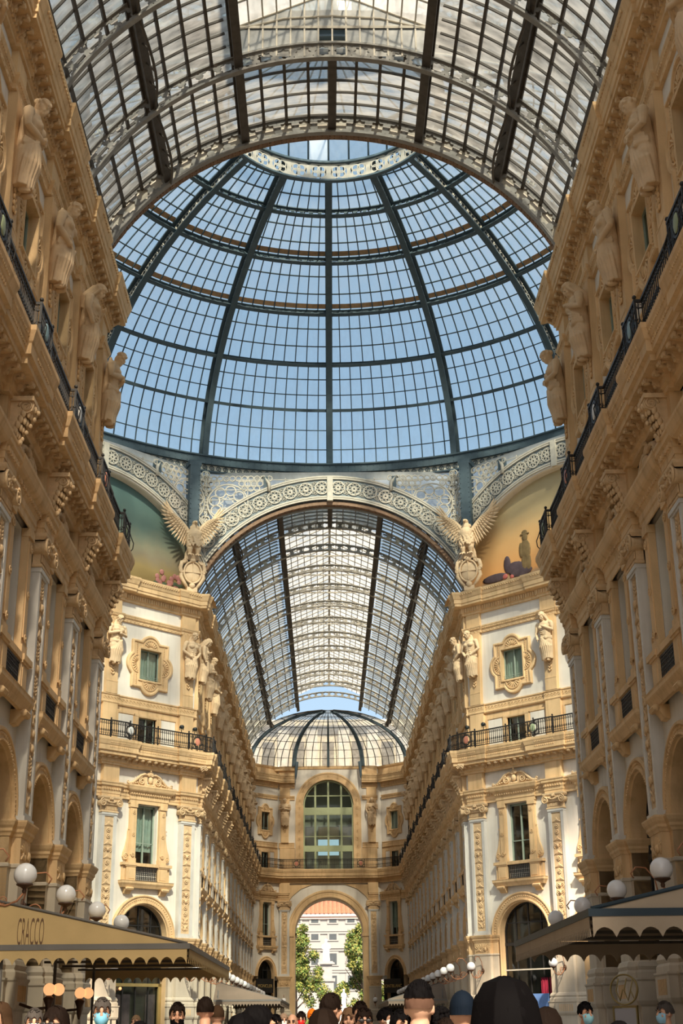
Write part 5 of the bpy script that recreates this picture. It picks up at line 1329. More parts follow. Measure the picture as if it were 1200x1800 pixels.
def awning(name, label, s, y0, y1, xi, xo, ze, zw, mc, mbar, n_end, n_side, hip=0.0, txt=None, tmat=None, spikes=False):
    """s: side; xi eave, xo at the wall (absolute |x|); sloping canopy, closed ends, bar and scalloped valances"""
    r_ = thing(name, label, 'awning', (s*xo, (y0+y1)/2, 0), 0); ox, oy = s*xo, (y0+y1)/2
    def part(nm, mb, m, *loc): return obj(nm, mb.mesh(nm, m) if isinstance(mb, MB) else mb, r_, loc or (0, 0, 0))
    P = lambda x, y, z: (s*x-ox, y-oy, z)
    mb = MB()
    for dz in (0, -.03): mb.quad(P(xi, y0, ze+dz), P(xi, y1, ze+dz), P(xo, y1-hip, zw+dz), P(xo, y0+hip, zw+dz))
    part('canopy', mb, mc)
    for ye, sg in ((y0, 1), (y1, -1)):
        mb = MB(); mb.add([P(xi, ye, ze), P(xo, ye, ze), P(xo, ye+sg*hip, zw), P(xi, ye+sg*.02, ze), P(xo, ye+sg*.02, ze), P(xo, ye+sg*(hip+.02), zw)], [(0, 1, 2), (3, 5, 4), (0, 2, 5, 3)]); part('end_panel', mb, mc)
    mb = MB(); mb.box(min(P(xi, 0, 0)[0], P(xo, 0, 0)[0]), max(P(xi, 0, 0)[0], P(xo, 0, 0)[0]), y0-oy-.05, y0-oy-.005, ze-.10, ze); part('end_bar', mb, mbar)
    mb = MB(); mb.box(*sorted((P(xi, 0, 0)[0], P(xi-.05, 0, 0)[0])), y0-oy-.05, y1-oy+.05, ze-.10, ze); part('eave_bar', mb, mbar)
    mb = MB(); a, c = P(xi, y0, ze), P(xo, y0+hip, zw); mb.tube([Vector(a), Vector(c)], .03, 5); part('hip_rod', mb, mbar); mb = MB(); mb.tube([Vector(P(xi, y1, ze)), Vector(P(xo, y1-hip, zw))], .03, 5); part('hip_rod', mb, mbar)
    o = part('end_valance', C(('sc', round(xo-xi, 2), n_end), lambda: scallop(xo-xi, n_end, .13, .22)).mesh('end_valance', mc), None, *(min(P(xi, 0, 0)[0], P(xo, 0, 0)[0]), y0-oy-.03, ze-.02))
    part('end_valance', scallop(xo-xi, n_end, .13, .22), mc, min(P(xi, 0, 0)[0], P(xo, 0, 0)[0]), y1-oy+.03, ze-.02)
    o = part('eave_valance', scallop(y1-y0, n_side, .12, .22), mc, P(xi-.03, 0, 0)[0], y0-oy, ze-.02); o.rotation_euler = (0, 0, PI/2)
    for yy in (y0+.15, (y0+y1)/2, y1-.15):
        mb = MB(); mb.tube([(0, 0, 0), (0, 0, ze+.5)], .035, 8); mb.lathe([(.12, 0), (.12, .03), (.05, .05)], n=12); part('post', mb, M_BARG, *P(xo-.25, yy, 0))
    for k in range(5): yy = y0+(y1-y0)*(k+.5)/5; mb = MB(); mb.box(*sorted((P(xi, 0, 0)[0], P(xo, 0, 0)[0])), yy-oy-.02, yy-oy+.02, ze-.10, ze-.05); part('frame_bar', mb, M_VIRON)
    return r_
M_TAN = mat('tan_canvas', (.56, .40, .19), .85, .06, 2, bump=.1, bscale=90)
M_BEIGE = mat('beige_canvas_shade_tone', (.40, .33, .25), .85, .06, 2, bump=.1, bscale=90)  # canvas greyed for the shaded side of the passage, shade put into its colour
M_BEIGE_FARSHADE = mat('beige_canvas_far_shade', (.22, .17, .13), .9, .06, 2)  # darker copy of the beige canvas, shade on the far awnings mixed into colour
M_BARG = mat('grey_bar', (.16, .15, .14), .5, .1); M_BARB = mat('blue_bar', (.022, .04, .058), .5, .1)
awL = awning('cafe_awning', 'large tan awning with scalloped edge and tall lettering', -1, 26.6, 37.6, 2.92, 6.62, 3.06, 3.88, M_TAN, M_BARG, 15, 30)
a, c = at_y(28, 1661, 26.55), at_y(78, 1613, 26.55)
tm = text_mesh('CRACCO', mat('thin_brown_print', (.16, .09, .05), .8, .05), 1.0, 1.0, .002, 0, -.012)
bx = [v.co.x for v in tm.vertices]; bz = [v.co.z for v in tm.vertices]
o = obj('lettering', tm, awL, ((a.x+c.x)/2-awL.location.x-(max(bx)+min(bx))/2*(c.x-a.x)/(max(bx)-min(bx)), 26.585-awL.location.y, a.z-min(bz)*(c.z-a.z)/(max(bz)-min(bz)))); o.scale = ((c.x-a.x)/(max(bx)-min(bx)), 1, (c.z-a.z)/(max(bz)-min(bz)))
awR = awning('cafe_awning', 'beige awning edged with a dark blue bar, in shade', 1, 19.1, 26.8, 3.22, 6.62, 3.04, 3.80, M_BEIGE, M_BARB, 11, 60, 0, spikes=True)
awF = awning('cafe_awning', 'distant beige hipped awning with faint script below the row of globe lamps', -1, 80, 97, 2.9, 6.6, 3.0, 4.0, M_BEIGE_FARSHADE, M_BARG, 22, 60, 2.2)
tm = text_mesh('Galleria', mat('faint_brown_print', (.09, .06, .04), .8, .05), .62, 1.1, .004, .35)
o = obj('lettering', tm, awF, (1.45, 80.9-88.5, 3.36)); o.rotation_euler = (R(-65), 0, 0)
awning('cafe_awning', 'distant beige hipped awning on the shaded side of the far passage', 1, 84, 100, 3.2, 6.6, 3.0, 4.0, M_BEIGE_FARSHADE, M_BARG, 20, 60, 2.2)
# signs in the far corner shop windows
gold = mat('gold_letters', (.50, .36, .14), .4, .05, metal=.4)
for s, txt in ((-1, 'MONCLER'), (1, 'MONTBLANC')):
    tm = text_mesh(txt, gold, .40, .95, .01); p = at_y(466 if s < 0 else 689, 1733, 130.55)
    mb = MB(); mb.box(-1.05, 1.05, .02, .08, -.45, .75)
    r_ = thing('shop_sign', 'dark shop fascia with gold capitals at the far end, %s side' % ('sunlit' if s < 0 else 'shaded'), 'sign', (p.x, p.y-.25, p.z-.14), -s*PI/4, 'fascia signs at the far corners')
    obj('fascia', mb.mesh('fascia', M_IRON), r_); obj('lettering', tm, r_, (0, 0, 0))
# lit twin-globe sconces under the tan awning
M_LIT = emit('warm_lit_globe', (1.0, .50, .21), .9)
for i, (u, v) in enumerate(((78, 1742), (133, 1748))):
    p = at_x(u, v, -6.2)
    r_ = thing('wall_sconce', 'lit twin-globe sconce under the tan awning, %s' % ('on the pier with the wide block' if i == 0 else 'on the pier next to the shop corner'), 'lamp', (p.x, p.y, p.z-.35), PI/2, 'lit sconces under the awning')
    for q in ((0, -.1), (.12, -.27)): obj('globe', C('lg', lambda: MB().ell((0, 0, 0), .125, 20, 12).mesh('globe', M_LIT)), r_, (q[0], q[1], .38))
    mb = MB(); mb.tube([(0, .5, .1), (0, .2, .0), (0, -.05, .02), (0, -.1, .18)], .03, 6); mb.lathe([(.02, -.2), (.05, -.1), (.07, .08), (.12, .20), (.05, .26)], 0, -.1, 12); obj('bracket', mb.mesh('bracket', M_CUP), r_)
# ------------------------------------------------------------------ shop displays behind the octagon windows
M_MAUVE = mat('mauve_poster', (.22, .14, .16), .6, .5, 1.2, col2=(.10, .06, .08)); M_RED = mat('crimson_drape', (.30, .02, .05), .8, .2, 3); M_BLUE = mat('blue_panel', (.13, .24, .52), .5, .15, 2)
wl, wr = WALLS[('oct', -1)], WALLS[('oct', 1)]
for i, (x0, x1) in enumerate(((-4.85, -3.6), (-2.6, -2.05))):
    tag(obj('poster', MB().box(x0, x1, .74, .80, .4, 3.15).mesh('poster', M_MAUVE), None, wl.world(0, 0, 0), wl.t), 'mauve poster in the shop window, %s' % ('wide one under the lit chandelier' if i == 0 else 'narrow one by the brass frame'), 'poster')
r_ = thing('chandelier', 'small lit chandelier in the corner shop window', 'lamp', wl.world(-4.45, .85, 3.28), wl.t)
mb = MB(); mb.tube([(0, 0, 0), (0, 0, .8)], .02, 5); mb.lathe([(.02, -.05), (.3, .05), (.28, .08), (.02, .05)], n=12); obj('stem', mb.mesh('stem', M_CUP), r_)
for k in range(5): obj('bulb', C('bulb', lambda: MB().ell((0, 0, 0), .08, 10, 6).mesh('bulb', M_LIT)), r_, (.3*math.cos(k*1.257), .3*math.sin(k*1.257), .12))
brass = mat('brass_frame', (.40, .30, .12), .4, .1, metal=.5)
mb = MB(); mb.box(-4.95, -1.85, .50, .60, 3.5, 3.65); mb.box(-4.95, -4.85, .50, .6, 0, 3.5); mb.box(-2.05, -1.85, .5, .6, 0, 3.65)
tag(obj('shopfront_frame', mb.mesh('shopfront_frame', brass), None, wl.world(0, 0, 0), wl.t), 'brass frame of the corner shop window', 'frame')
for i, x in enumerate((4.25, 4.75)):
    tag(obj('drape', curtain(x-.21, x+.21, 2.6, 3.72, .52), None, wr.world(0, 0, 0), wr.t), 'crimson drape in the corner shop window, %s' % ('next to the dark mullion' if i == 0 else 'next to the stone pier'), 'drape', 'crimson drapes in the shop window'); bpy.context.scene.objects[-1] if False else None
for o_ in [o for o in COL.objects if o.name.startswith('drape')]: o_.data.materials.clear(); o_.data.materials.append(M_RED)
mb = MB(); mb.box(3.6, 4.75, .1, .15, .3, 2.97)
tag(obj('blue_banner', mb.mesh('blue_banner', M_BLUE), None, wr.world(0, 0, 0), wr.t), 'blue hoarding panel below the crimson drapes', 'panel')
mb = MB(); mb.box(2.1, 4.9, .2, .45, 4.08, 4.14); tag(obj('awning_rail', mb.mesh('awning_rail', M_PALE), None, wr.world(0, 0, 0), wr.t), 'pale steel awning rail across the dark shop window', 'rail')
# gilt monogram stand below the blue-edged awning
p = at_x(1097, 1750, 5.9); r_ = thing('menu_stand', 'gilt-framed menu stand with a looping monogram hoop', 'stand', (p.x, p.y, 0), -PI/3)
mb = MB(); mb.tube([(.42*math.cos(a), 0, p.z+.30*math.sin(a)+.12) for a in np.linspace(0, 2*PI, 33)], .02, 5, cap=False)
for x in (-.2, .05, .25): mb.tube([(x+.05, 0, p.z+.34), (x-.05, 0, p.z+.1), (x+.06, 0, p.z-.1), (x+.16, 0, p.z+.12)], .014, 5)
obj('monogram_hoop', mb.mesh('monogram_hoop', brass), r_)
mb = MB(); 
for s in (-1, 1): mb.box(*sorted((s*.34, s*.38)), -.02, .02, 0, p.z-.2)
mb.box(-.38, .38, -.02, .02, p.z-.24, p.z-.2); obj('frame', mb.mesh('frame', brass), r_); mb = MB(); mb.box(-.33, .33, -.01, .01, p.z-1.0, p.z-.25); obj('menu_board', mb.mesh('menu_board', mat('pale_card', (.5, .5, .55), .7, .03)), r_)
# ------------------------------------------------------------------ outside, beyond the great arch
mb = MB(); mb.quad((-120, 135, -.02), (120, 135, -.02), (120, 330, -.02), (-120, 330, -.02)); tag(obj('ground', mb.mesh('ground', mat('piazza_stone', (.42, .40, .37), .8, .1, .3))), 'grey stone paving of the open square', 'ground', kind='structure')
M_BARK = mat('bark', (.10, .07, .05), .9, .2, 5)
def leaf_mat(n, c):
    m = mat(n, c, .6, .35, 1.2, col2=tuple(q*.7 for q in c)); b = m.node_tree.nodes['Principled BSDF']; b.inputs['Subsurface Weight'].default_value = 0; return m
MLF = [leaf_mat('green_leaves', (.12, .19, .045)), leaf_mat('yellow_green_leaves', (.27, .26, .065))]
def tree(label, p, h, rx, seed):
    rn = random.Random(seed); r_ = thing('plane_tree', label, 'tree', p, 0, 'trees in the square'); mb = MB(); mb.tube([(0, 0, 0), (.1, 0, h*.3), (0, .1, h*.65)], [.28, .22, .1], 8)
    for k in range(7): a = k*.9; mb.tube([(0, 0, h*(.25+.05*k)), (rx*.6*math.cos(a), rx*.6*math.sin(a), h*(.45+.06*k))], [.1, .03], 5)
    obj('trunk', mb.mesh('trunk', M_BARK), r_)
    blobs = []
    for k in range(80):
        a = rn.uniform(0, 2*PI); z = rn.uniform(.12, 1); rr_ = rx*(1-.75*max(0, z-.3)/.7)*math.sqrt(rn.random()); blobs.append((rr_*math.cos(a), rr_*math.sin(a), h*z, rn.uniform(.45, .85)))
    for m in range(2):
        mb = MB()
        for (x, y, z, b) in blobs:
            for q in range(120):
                d = Vector((rn.gauss(0, 1), rn.gauss(0, 1), rn.gauss(0, 1))).normalized()*b*1.25*rn.random()**.45; c = Vector((x, y, z))+d; u = Vector((rn.gauss(0, 1), rn.gauss(0, 1), rn.gauss(0, 1))).normalized(); w = u.cross(d).normalized(); l = rn.uniform(.12, .20)
                mb.quad(c-u*l, c+w*l*.6, c+u*l, c-w*l*.6)
        obj('foliage', mb.mesh('foliage', MLF[m]), r_, kind='stuff')
p = at_y(541, 1790, 180); tree('leafy green tree standing on the wider-lit side of the marble monument', (p.x-1.6, 180, 0), at_y(520, 1628, 180).z, 4.5, 1)
p = at_y(622, 1790, 180); tree('yellowing tree standing by the smaller marble figure', (p.x+1.0, 180, 0), at_y(625, 1630, 180).z, 3.7, 5)
M_WHITE = mat('white_marble', (.85, .84, .82), .6, .03, 1)
def figure_mesh():
    mb = MB(); mb.rings([[(a*math.cos(2*PI*i/16), c*math.sin(2*PI*i/16), z) for i in range(16)] for z, a, c in ((0, .55, .45), (.8, .5, .42), (1.7, .45, .36), (2.4, .5, .36), (2.9, .55, .34), (3.2, .3, .25), (3.3, .15, .15))], cap=True)
    mb.ell((0, -.05, 3.62), (.24, .27, .32), 12, 8); mb.ell((0, .02, 3.8), (.30, .3, .15), 12, 6); mb.ell((0, -.2, 3.35), (.16, .12, .2), 8, 6)
    for s in (-1, 1): mb.tube([(s*.5, 0, 2.95), (s*.62, -.1, 2.3), (s*.1, -.45, 2.0)], [.17, .15, .1], 8)
    for k in range(10): a = PI+PI*k/9; mb.tube([(.45*math.cos(a), .4*math.sin(a), 2.2), (.5*math.cos(a), .42*math.sin(a), 1), (.56*math.cos(a), .46*math.sin(a), .02)], .07, 6)
    me = remesh(mb, .06, 1); me.materials.append(M_WHITE); return me
FIG = figure_mesh(); p = at_y(577, 1690, 196); q = at_y(577, 1650, 196)
r_ = thing('monument', 'tall white marble statue on a stepped pedestal between the trees', 'monument', (p.x-.3, 196, 0)); k = (q.z-p.z)/4.0
obj('figure', FIG, r_, (0, 0, p.z), 0, (k*1.15, k*1.15, k))
mb = MB(); z = p.z
mb.plan([(-.9, .9), (-.9, -.9), (.9, -.9), (.9, .9), (-.9, .9)], [(.25, z-.4), (.25, z-.2), (0, z-.1), (0, z), (-.9, z)]); mb.box(-.8, .8, -.8, .8, z-2.2, z-.3); mb.box(-1.2, 1.2, -1.2, 1.2, z-2.6, z-2.2); mb.box(-1.0, 1.0, -1, 1, 1.6, z-2.6); mb.box(-1.6, 1.6, -1.6, 1.6, .6, 1.6); mb.box(-3, 3, -3, 3, 0, .6)
obj('pedestal', mb.mesh('pedestal', mat('grey_granite', (.36, .34, .34), .6, .08, 2)), r_)
p = at_y(604, 1770, 174); q = at_y(604, 1738, 174); k = (q.z-p.z)/4.0; r_ = thing('pupil_statue', 'smaller white marble figure at the corner of the monument', 'statue', (p.x, 174, 0)); obj('figure', FIG, r_, (0, 0, p.z), .4, (k, k, k)); mb = MB(); mb.box(-.5, .5, -.5, .5, 0, p.z); mb.box(-.6, .6, -.6, .6, p.z-.15, p.z); obj('plinth', mb.mesh('plinth', M_WHITE), r_)
# far white palace
YB = 245; r_ = thing('palace', 'white palace with red tiled roof across the square', 'building', (0, YB, 0)); M_PAL = mat('palace_stucco', (.33, .315, .31), .8, .03, .5); zr = at_y(577, 1606, YB).z; zt = at_y(577, 1578, YB).z
mb = MB(); mb.box(-45, 45, 0, 14, 0, zr); obj('wall', mb.mesh('wall', M_PAL), r_)
mb = MB(); mb.add([(-46, -.8, zr), (46, -.8, zr), (46, 7, zt+.8), (-46, 7, zt+.8)], [(0, 1, 2, 3)]); 
for i in range(120): x = -45.6+.76*i; mb.tube([(x, -.85, zr+.02), (x, 6.9, zt+.82)], .14, 4)
obj('roof', mb.mesh('roof', mat('red_tile', (.42, .17, .10), .8, .2, 3)), r_)
for v, d in ((1606, .7), (1632, .35), (1662, .5), (1700, .35)):
    z = at_y(577, v, YB).z; mb = MB(); mb.box(-45, 45, -d, 0, z-.5, z); mb.box(-45, 45, -d*.6, 0, z-.9, z-.5); obj('cornice_band', mb.mesh('cornice_band', M_PAL if v != 1606 else mat('rosy_band', (.55, .42, .38), .8, .05)), r_)
for v0, v1 in ((1610, 1622), (1636, 1652), (1676, 1696), (1715, 1740)):
    z1, z0 = at_y(577, v0, YB).z, at_y(577, v1, YB).z
    for i in range(-6, 7):
        x = i*3.1+.7; wn = obj('window_surround', C(('pw', v0), lambda: MB().box(-.95, .95, -.18, 0, z0-.2, z1+.35).mesh('window_surround', M_PAL)), r_, (x, 0, 0))
        obj('window_pane', C(('pwp', v0), lambda: MB().box(-.62, .62, -.2, -.16, z0, z1).mesh('window_pane', mat('dark_glazing', (.07, .08, .09), .3, .1))), wn)
# ------------------------------------------------------------------ people
def body_mesh(kind):
    mb = MB(); E = mb.ell; f = kind == 'woman'; walk = .16 if kind == 'walker' else 0
    for s in (-1, 1):
        dy = s*walk
        mb.tube([(s*.10, dy, .05), (s*.10, dy*.9-.01, .28), (s*.10, dy*.5-.02, .48), (s*.095, dy*.2, .70), (s*.09, 0, .92)], [.045, .06, .058, .08, .10], 10)
        E((s*.105, dy-.06, .045), (.048, .125, .045), 12, 8)
        sh = .165 if f else .19
        el, wr = (s*(sh+.06), .04-dy*.6, 1.13), (s*(sh+.05), -.06-dy, .90)
        mb.tube([(s*sh, 0, 1.40), (s*(sh+.04), .02-dy*.3, 1.27), el, tuple((a+b)/2 for a, b in zip(el, wr)), wr], [.055, .05, .042, .042, .029] if not f else [.047, .042, .036, .035, .026], 10)
        E((s*sh*.93, 0, 1.395), (.075, .07, .06), 10, 8)
        h = Vector(wr)+Vector((0, -.015, -.055)); E(h, (.022, .042, .055), 10, 8)
        for k in range(4):
            q = h+Vector((0, -.033+.022*k, -.045)); L = (.065, .075, .07, .055)[k]; mb.tube([q, q+Vector((-s*.006, -.004, -L*.5)), q+Vector((-s*.022, -.006, -L))], [.0105, .010, .008], 6)
        mb.tube([h+Vector((-s*.005, -.035, .02)), h+Vector((-s*.02, -.06, -.01)), h+Vector((-s*.03, -.065, -.045))], [.0125, .0115, .009], 6)
        if f: E((s*.075, -.095, 1.25), (.07, .06, .065), 10, 8)
        else: E((s*.08, -.085, 1.28), (.085, .045, .065), 10, 8)
        E((s*.085, .05, .90), (.095, .095, .10), 10, 8)
    prof = [(.86, .15, .11), (.93, .175 if f else .165, .12), (1.03, .145 if f else .155, .105), (1.10, .13 if f else .155, .10), (1.20, .145 if f else .17, .11), (1.30, .16 if f else .185, .115), (1.38, .155 if f else .18, .10), (1.44, .10, .075)]
    mb.rings([[(a*math.cos(2*PI*i/18), c*math.sin(2*PI*i/18), z) for i in range(18)] for z, a, c in prof], cap=True)
    mb.tube([(0, .015, 1.40), (0, .005, 1.48), (0, -.012, 1.56)], [.07, .056 if not f else .048, .056 if not f else .05], 12)
    hc = Vector((0, -.02, 1.635)); P = lambda x, y, z: hc+Vector((x, y, z))
    E(P(0, .01, .02), (.074, .092, .098), 16, 12); E(P(0, -.035, -.05), (.056, .058, .066), 14, 10); E(P(0, -.075, -.095), (.026, .022, .022), 10, 8)
    mb.tube([P(0, -.092, .01), P(0, -.112, -.028), P(0, -.105, -.04)], [.011, .016, .014], 8)
    for s in (-1, 1):
        E(P(s*.032, -.082, .022), (.026, .014, .009), 8, 6); E(P(s*.042, -.068, -.035), (.024, .022, .022), 8, 6); E(P(s*.077, .012, -.012), (.010, .021, .032), 8, 6); E(P(s*.014, -.102, -.038), (.009, .010, .008), 6, 5)
    E(P(0, -.093, -.062), (.024, .010, .006), 8, 6); E(P(0, -.09, -.075), (.021, .011, .008), 8, 6)
    me = remesh(mb, .0105, 2, .4)
    me.materials.clear()
    for i in range(4): me.materials.append(M_ROOM)
    idx = []
    for p in me.polygons:
        c = p.center
        if c.z > 1.455 or (c.z < .905 and abs(c.x) > .205): k = 0
        elif c.z < .07: k = 3
        elif c.z < .93: k = 2
        else: k = 1
        idx.append(k)
    me.polygons.foreach_set('material_index', idx); return me
BODY = {k: body_mesh(k) for k in ('man', 'woman', 'walker')}
HC = Vector((0, -.02, 1.635))
def hair_mesh(style, seed=0):
    rn = random.Random(seed); mb = MB(); E = mb.ell; P = lambda x, y, z: HC+Vector((x, y, z))
    def cap(r, zc, lo, rough=1.0):   # scalp shell
        rs = []
        ph = [rn.uniform(0, 6.3) for i in range(6)]
        for j in range(15):
            b = lo+(PI/2-lo)*j/14; row = []
            for i in range(64):
                a = 2*PI*i/64; g = 1+(.028*math.sin(13*a+5*b+ph[0])+.022*math.sin(23*a-7*b+ph[1])+.03*math.sin(5*a+9*b+ph[2]))*math.cos(b)*rough+.03*rough*math.sin(3*a+ph[3])*math.sin(2*b)
                hl = .045 if math.sin(a) < -.55 else (-.03 if math.sin(a) < .2 else -9)
                row.append(P(r[0]*g*math.cos(b)*math.cos(a), .012+r[1]*g*math.cos(b)*math.sin(a), max(hl+.012*math.sin(9*a+ph[4]), zc+r[2]*g*math.sin(b))))
            rs.append(row)
        mb.rings(rs, smooth=True)
    if style == 'short':
        cap((.086, .105, .107), .022, -.30)
        for k in range(160): a = rn.uniform(0, 2*PI); b = rn.uniform(.7, 1.5); x, y, z = .08*math.cos(b)*math.cos(a), .012+.098*math.cos(b)*math.sin(a), .025+.10*math.sin(b); d = Vector((x, y, z-.0)).normalized(); mb.tube([P(x, y, z), P(*(Vector((x, y, z))+d*.014+Vector((rn.uniform(-.012, .012), -.012, .0))))], [.006, .002], 3)
    elif style == 'quiff':
        cap((.085, .104, .104), .03, .18)
        for k in range(260):
            a = rn.uniform(0, 2*PI); b = rn.uniform(.62, 1.55); x, y, z = .078*math.cos(b)*math.cos(a), .012+.096*math.cos(b)*math.sin(a), .025+.10*math.sin(b)
            mb.tube([P(x, y, z), P(x*1.0, y-.008, z+.016), P(x*.98+rn.uniform(-.008, .008), y-.026, z+.024)], [.009, .008, .002], 4)
    elif style == 'long':
        cap((.092, .112, .110), .022, -.4)
        for k in range(620):
            a = rn.uniform(-.35, PI+.35); x, y = .088*math.cos(a), .012+.108*math.sin(a); top = 0; L = rn.uniform(.26, .44); o = 1+rn.uniform(-.05, .35)
            mb.tube([P(x*.12, y*.15, .137), P(x*.62, y*.62, .118), P(x*.93, y*.94, .07), P(x*1.06, y*1.05, .0), P(x*1.08*o, y*1.02+.0, -.08), P(x*1.25*o, y*1.0+.025, -.2), P(x*1.2*o, y*.9+.03, -.08-L)], [.004, .0065, .0075, .008, .008, .007, .002], 4)
    elif style == 'bun':
        cap((.084, .104, .104), .02, -.45); E(P(0, .11, .02), (.045, .045, .045), 12, 8)
    elif style == 'curly':
        for k in range(260):
            a = rn.uniform(0, 2*PI); b = rn.uniform(-.5, 1.55); x, y, z = .10*math.cos(b)*math.cos(a), .02+.115*math.cos(b)*math.sin(a), .03+.12*math.sin(b)
            if y < -.06 and z < .05: continue
            E(P(x, y, z), rn.uniform(.016, .026), 6, 5)
    elif style == 'cap':
        cap((.084, .104, .112), .03, -.05, 0.0); mb.rings([[P(.086*math.cos(a), .012+.106*math.sin(a), z) for a in [2*PI*i/24 for i in range(24)]] for z in (-.01, .04)])
        rs = [[P(.07*math.cos(a)*q, -.07-.08*math.sin(a)*q*1.1, .035-.02*q) for a in [PI*i/12 for i in range(13)]] for q in (.2, .6, 1)]; mb.rings(rs, closed=False)
        E(P(0, .012, .138), .008, 6, 4)
    elif style == 'stubble': cap((.0815, .1005, .104), .019, -.25, .3)
    return mb.mesh(style, M_ROOM)
def face_bits():
    mb = MB()
    for s in (-1, 1): mb.ell(HC+Vector((s*.031, -.0865, .004)), (.013, .008, .007), 8, 6)
    e = mb.mesh('eyes', mat('dark_eye', (.03, .02, .02), .3, 0)); mb = MB()
    for s in (-1, 1): mb.tube([HC+Vector((s*.014, -.097, .026)), HC+Vector((s*.034, -.097, .032)), HC+Vector((s*.052, -.084, .026))], [.005, .006, .003], 5)
    return e, mb
EYES, BROW = face_bits(); BROW = BROW.mesh('eyebrows', M_ROOM)
def mask_mesh():
    mb = MB(); rs = []
    for z, w, d in ((.0, .052, -.088), (-.03, .062, -.118), (-.07, .060, -.118), (-.105, .045, -.10), (-.118, .03, -.08)):
        rs.append([HC+Vector((w*1.15*math.sin(a), d*math.cos(a)*1.02+.0, z)) for a in np.linspace(-1.25, 1.25, 11)])
    mb.rings(rs, closed=False, smooth=True)
    for s in (-1, 1): mb.tube([HC+Vector((s*.062, -.04, -.03)), HC+Vector((s*.082, .01, .0))], .003, 4)
    return mb.mesh('face_mask', M_ROOM)
MASK = mask_mesh()
def beard_mesh():
    mb = MB(); rn = random.Random(3)
    for k in range(170):
        a = rn.uniform(-1.35, 1.35); z = rn.uniform(-.115, -.045); r_ = .066+.0*z; x, y = r_*math.sin(a)*1.02, -.022-.078*math.cos(a)
        if abs(x) < .02 and z > -.078: continue
        mb.ell(HC+Vector((x, y, z)), .012, 5, 4)
    return mb.mesh('beard', M_ROOM)
def shades_mesh():
    mb = MB()
    for s in (-1, 1): mb.ell(HC+Vector((s*.034, -.104, .006)), (.028, .010, .020), 12, 8); mb.tube([HC+Vector((s*.06, -.092, .012)), HC+Vector((s*.08, -.02, .012)), HC+Vector((s*.08, .02, .0))], .004, 4)
    mb.tube([HC+Vector((-.012, -.108, .012)), HC+Vector((.012, -.108, .012))], .004, 4); return mb.mesh('sunglasses', M_IRON)
BEARD, SHADES = beard_mesh(), shades_mesh()
PM = {}
def pm(c, rough=.8):
    if c not in PM: PM[c] = mat('cloth_%d' % len(PM), c, .75, .10, 6, spec=.12 if rough > .5 else .05)
    return PM[c]
SK = [mat('skin_%d' % i, c, .5, .05, 8) for i, c in enumerate(((.48, .27, .18), (.38, .20, .13), (.55, .33, .23)))]
BLK, DBR, BRN, GRY = (.003, .0025, .003), (.010, .006, .0045), (.04, .022, .012), (.06, .052, .048)
def person(label, u, v, H, kind='man', face=0.0, hair='short', hcol=BLK, top=(.03, .03, .035), bottom=(.03, .035, .06), skin=0, mask=None, beard=None, shades=False, pos=None, dist=None):
    """u,v: crown of the head in the photograph; H: stature. The crown's height and the floor fix where the person stands"""
    if dist: p = at_y(u, v, dist); H = max(1.5, min(1.98, p.z))
    else: p = at_height(u, v, H)
    k = H/1.765
    r_ = thing('person', label, 'person', (p.x, p.y, 0), R(face)); r_.scale = (k, k, k)
    o = obj('body', BODY[kind], r_)
    for i, m in enumerate((SK[skin], pm(top), pm(bottom), pm((.05, .045, .04)))): o.material_slots[i].link = 'OBJECT'; o.material_slots[i].material = m
    def dress(nm, me, m): q = obj(nm, me, r_); q.material_slots[0].link = 'OBJECT'; q.material_slots[0].material = m
    if hair: dress('hair' if hair != 'cap' else 'baseball_cap', C(('hair', hair), lambda: hair_mesh(hair)), pm(hcol, .45))
    if hair == 'quiff': dress('hair_fade', C(('hair', 'stubble'), lambda: hair_mesh('stubble')), pm((.11, .06, .042), .45))
    obj('eyes', EYES, r_); dress('eyebrows', BROW, pm(hcol, .45))
    if mask: dress('face_mask', MASK, pm(mask))
    if beard: dress('beard', BEARD, pm(beard))
    if shades: obj('sunglasses', SHADES, r_)
LIL, RED = (.36, .32, .42), (.35, .015, .02)
person('woman with long black hair seen from behind, in black', 886, 1722, 1.72, 'woman', 176, 'long', BLK, (.02, .02, .025), dist=3.9)
person('man with quiffed undercut and black shirt seen from behind', 735, 1727, 1.85, 'man', 166, 'quiff', BLK, (.012, .012, .014), skin=2, beard=BLK, dist=8.3)
person('person in a navy baseball cap seen from behind', 812, 1744, 1.82, 'man', 184, 'cap', (.005, .009, .017), (.03, .03, .04), dist=9.6)
person('man with dark hair turning beside the small marble figure', 579, 1746, 1.80, 'man', 130, 'short', DBR, (.03, .025, .025), dist=14)
person('woman with straight brown hair seen from behind in front of the arch', 568, 1774, 1.70, 'woman', 180, 'long', (.012, .007, .005), (.02, .02, .02), dist=8.6)
person('dark-haired woman leaning in profile near the far hipped awning', 449, 1764, 1.72, 'woman', 110, 'bun', BLK, (.02, .02, .02), dist=8.2)
person('woman with black hair ahead of the profile woman', 424, 1784, 1.66, 'woman', 170, 'long', BLK, (.02, .02, .025), dist=8.0)
person('man in a bright red shirt with cropped hair seen from behind', 361, 1753, 1.82, 'man', 176, 'short', DBR, RED, dist=15.5)
person('man with cropped brown hair next to the red shirt', 382, 1765, 1.76, 'man', 190, 'stubble', BRN, (.25, .22, .2), dist=17)
person('bearded man with short dark hair facing us in black', 312, 1762, 1.80, 'walker', 6, 'short', DBR, (.02, .02, .022), skin=1, beard=BLK, dist=16.5)
person('man in a green shirt and pale blue mask', 180, 1754, 1.84, 'walker', 8, 'short', GRY, (.16, .22, .05), skin=1, mask=(.16, .42, .60), dist=14.5)
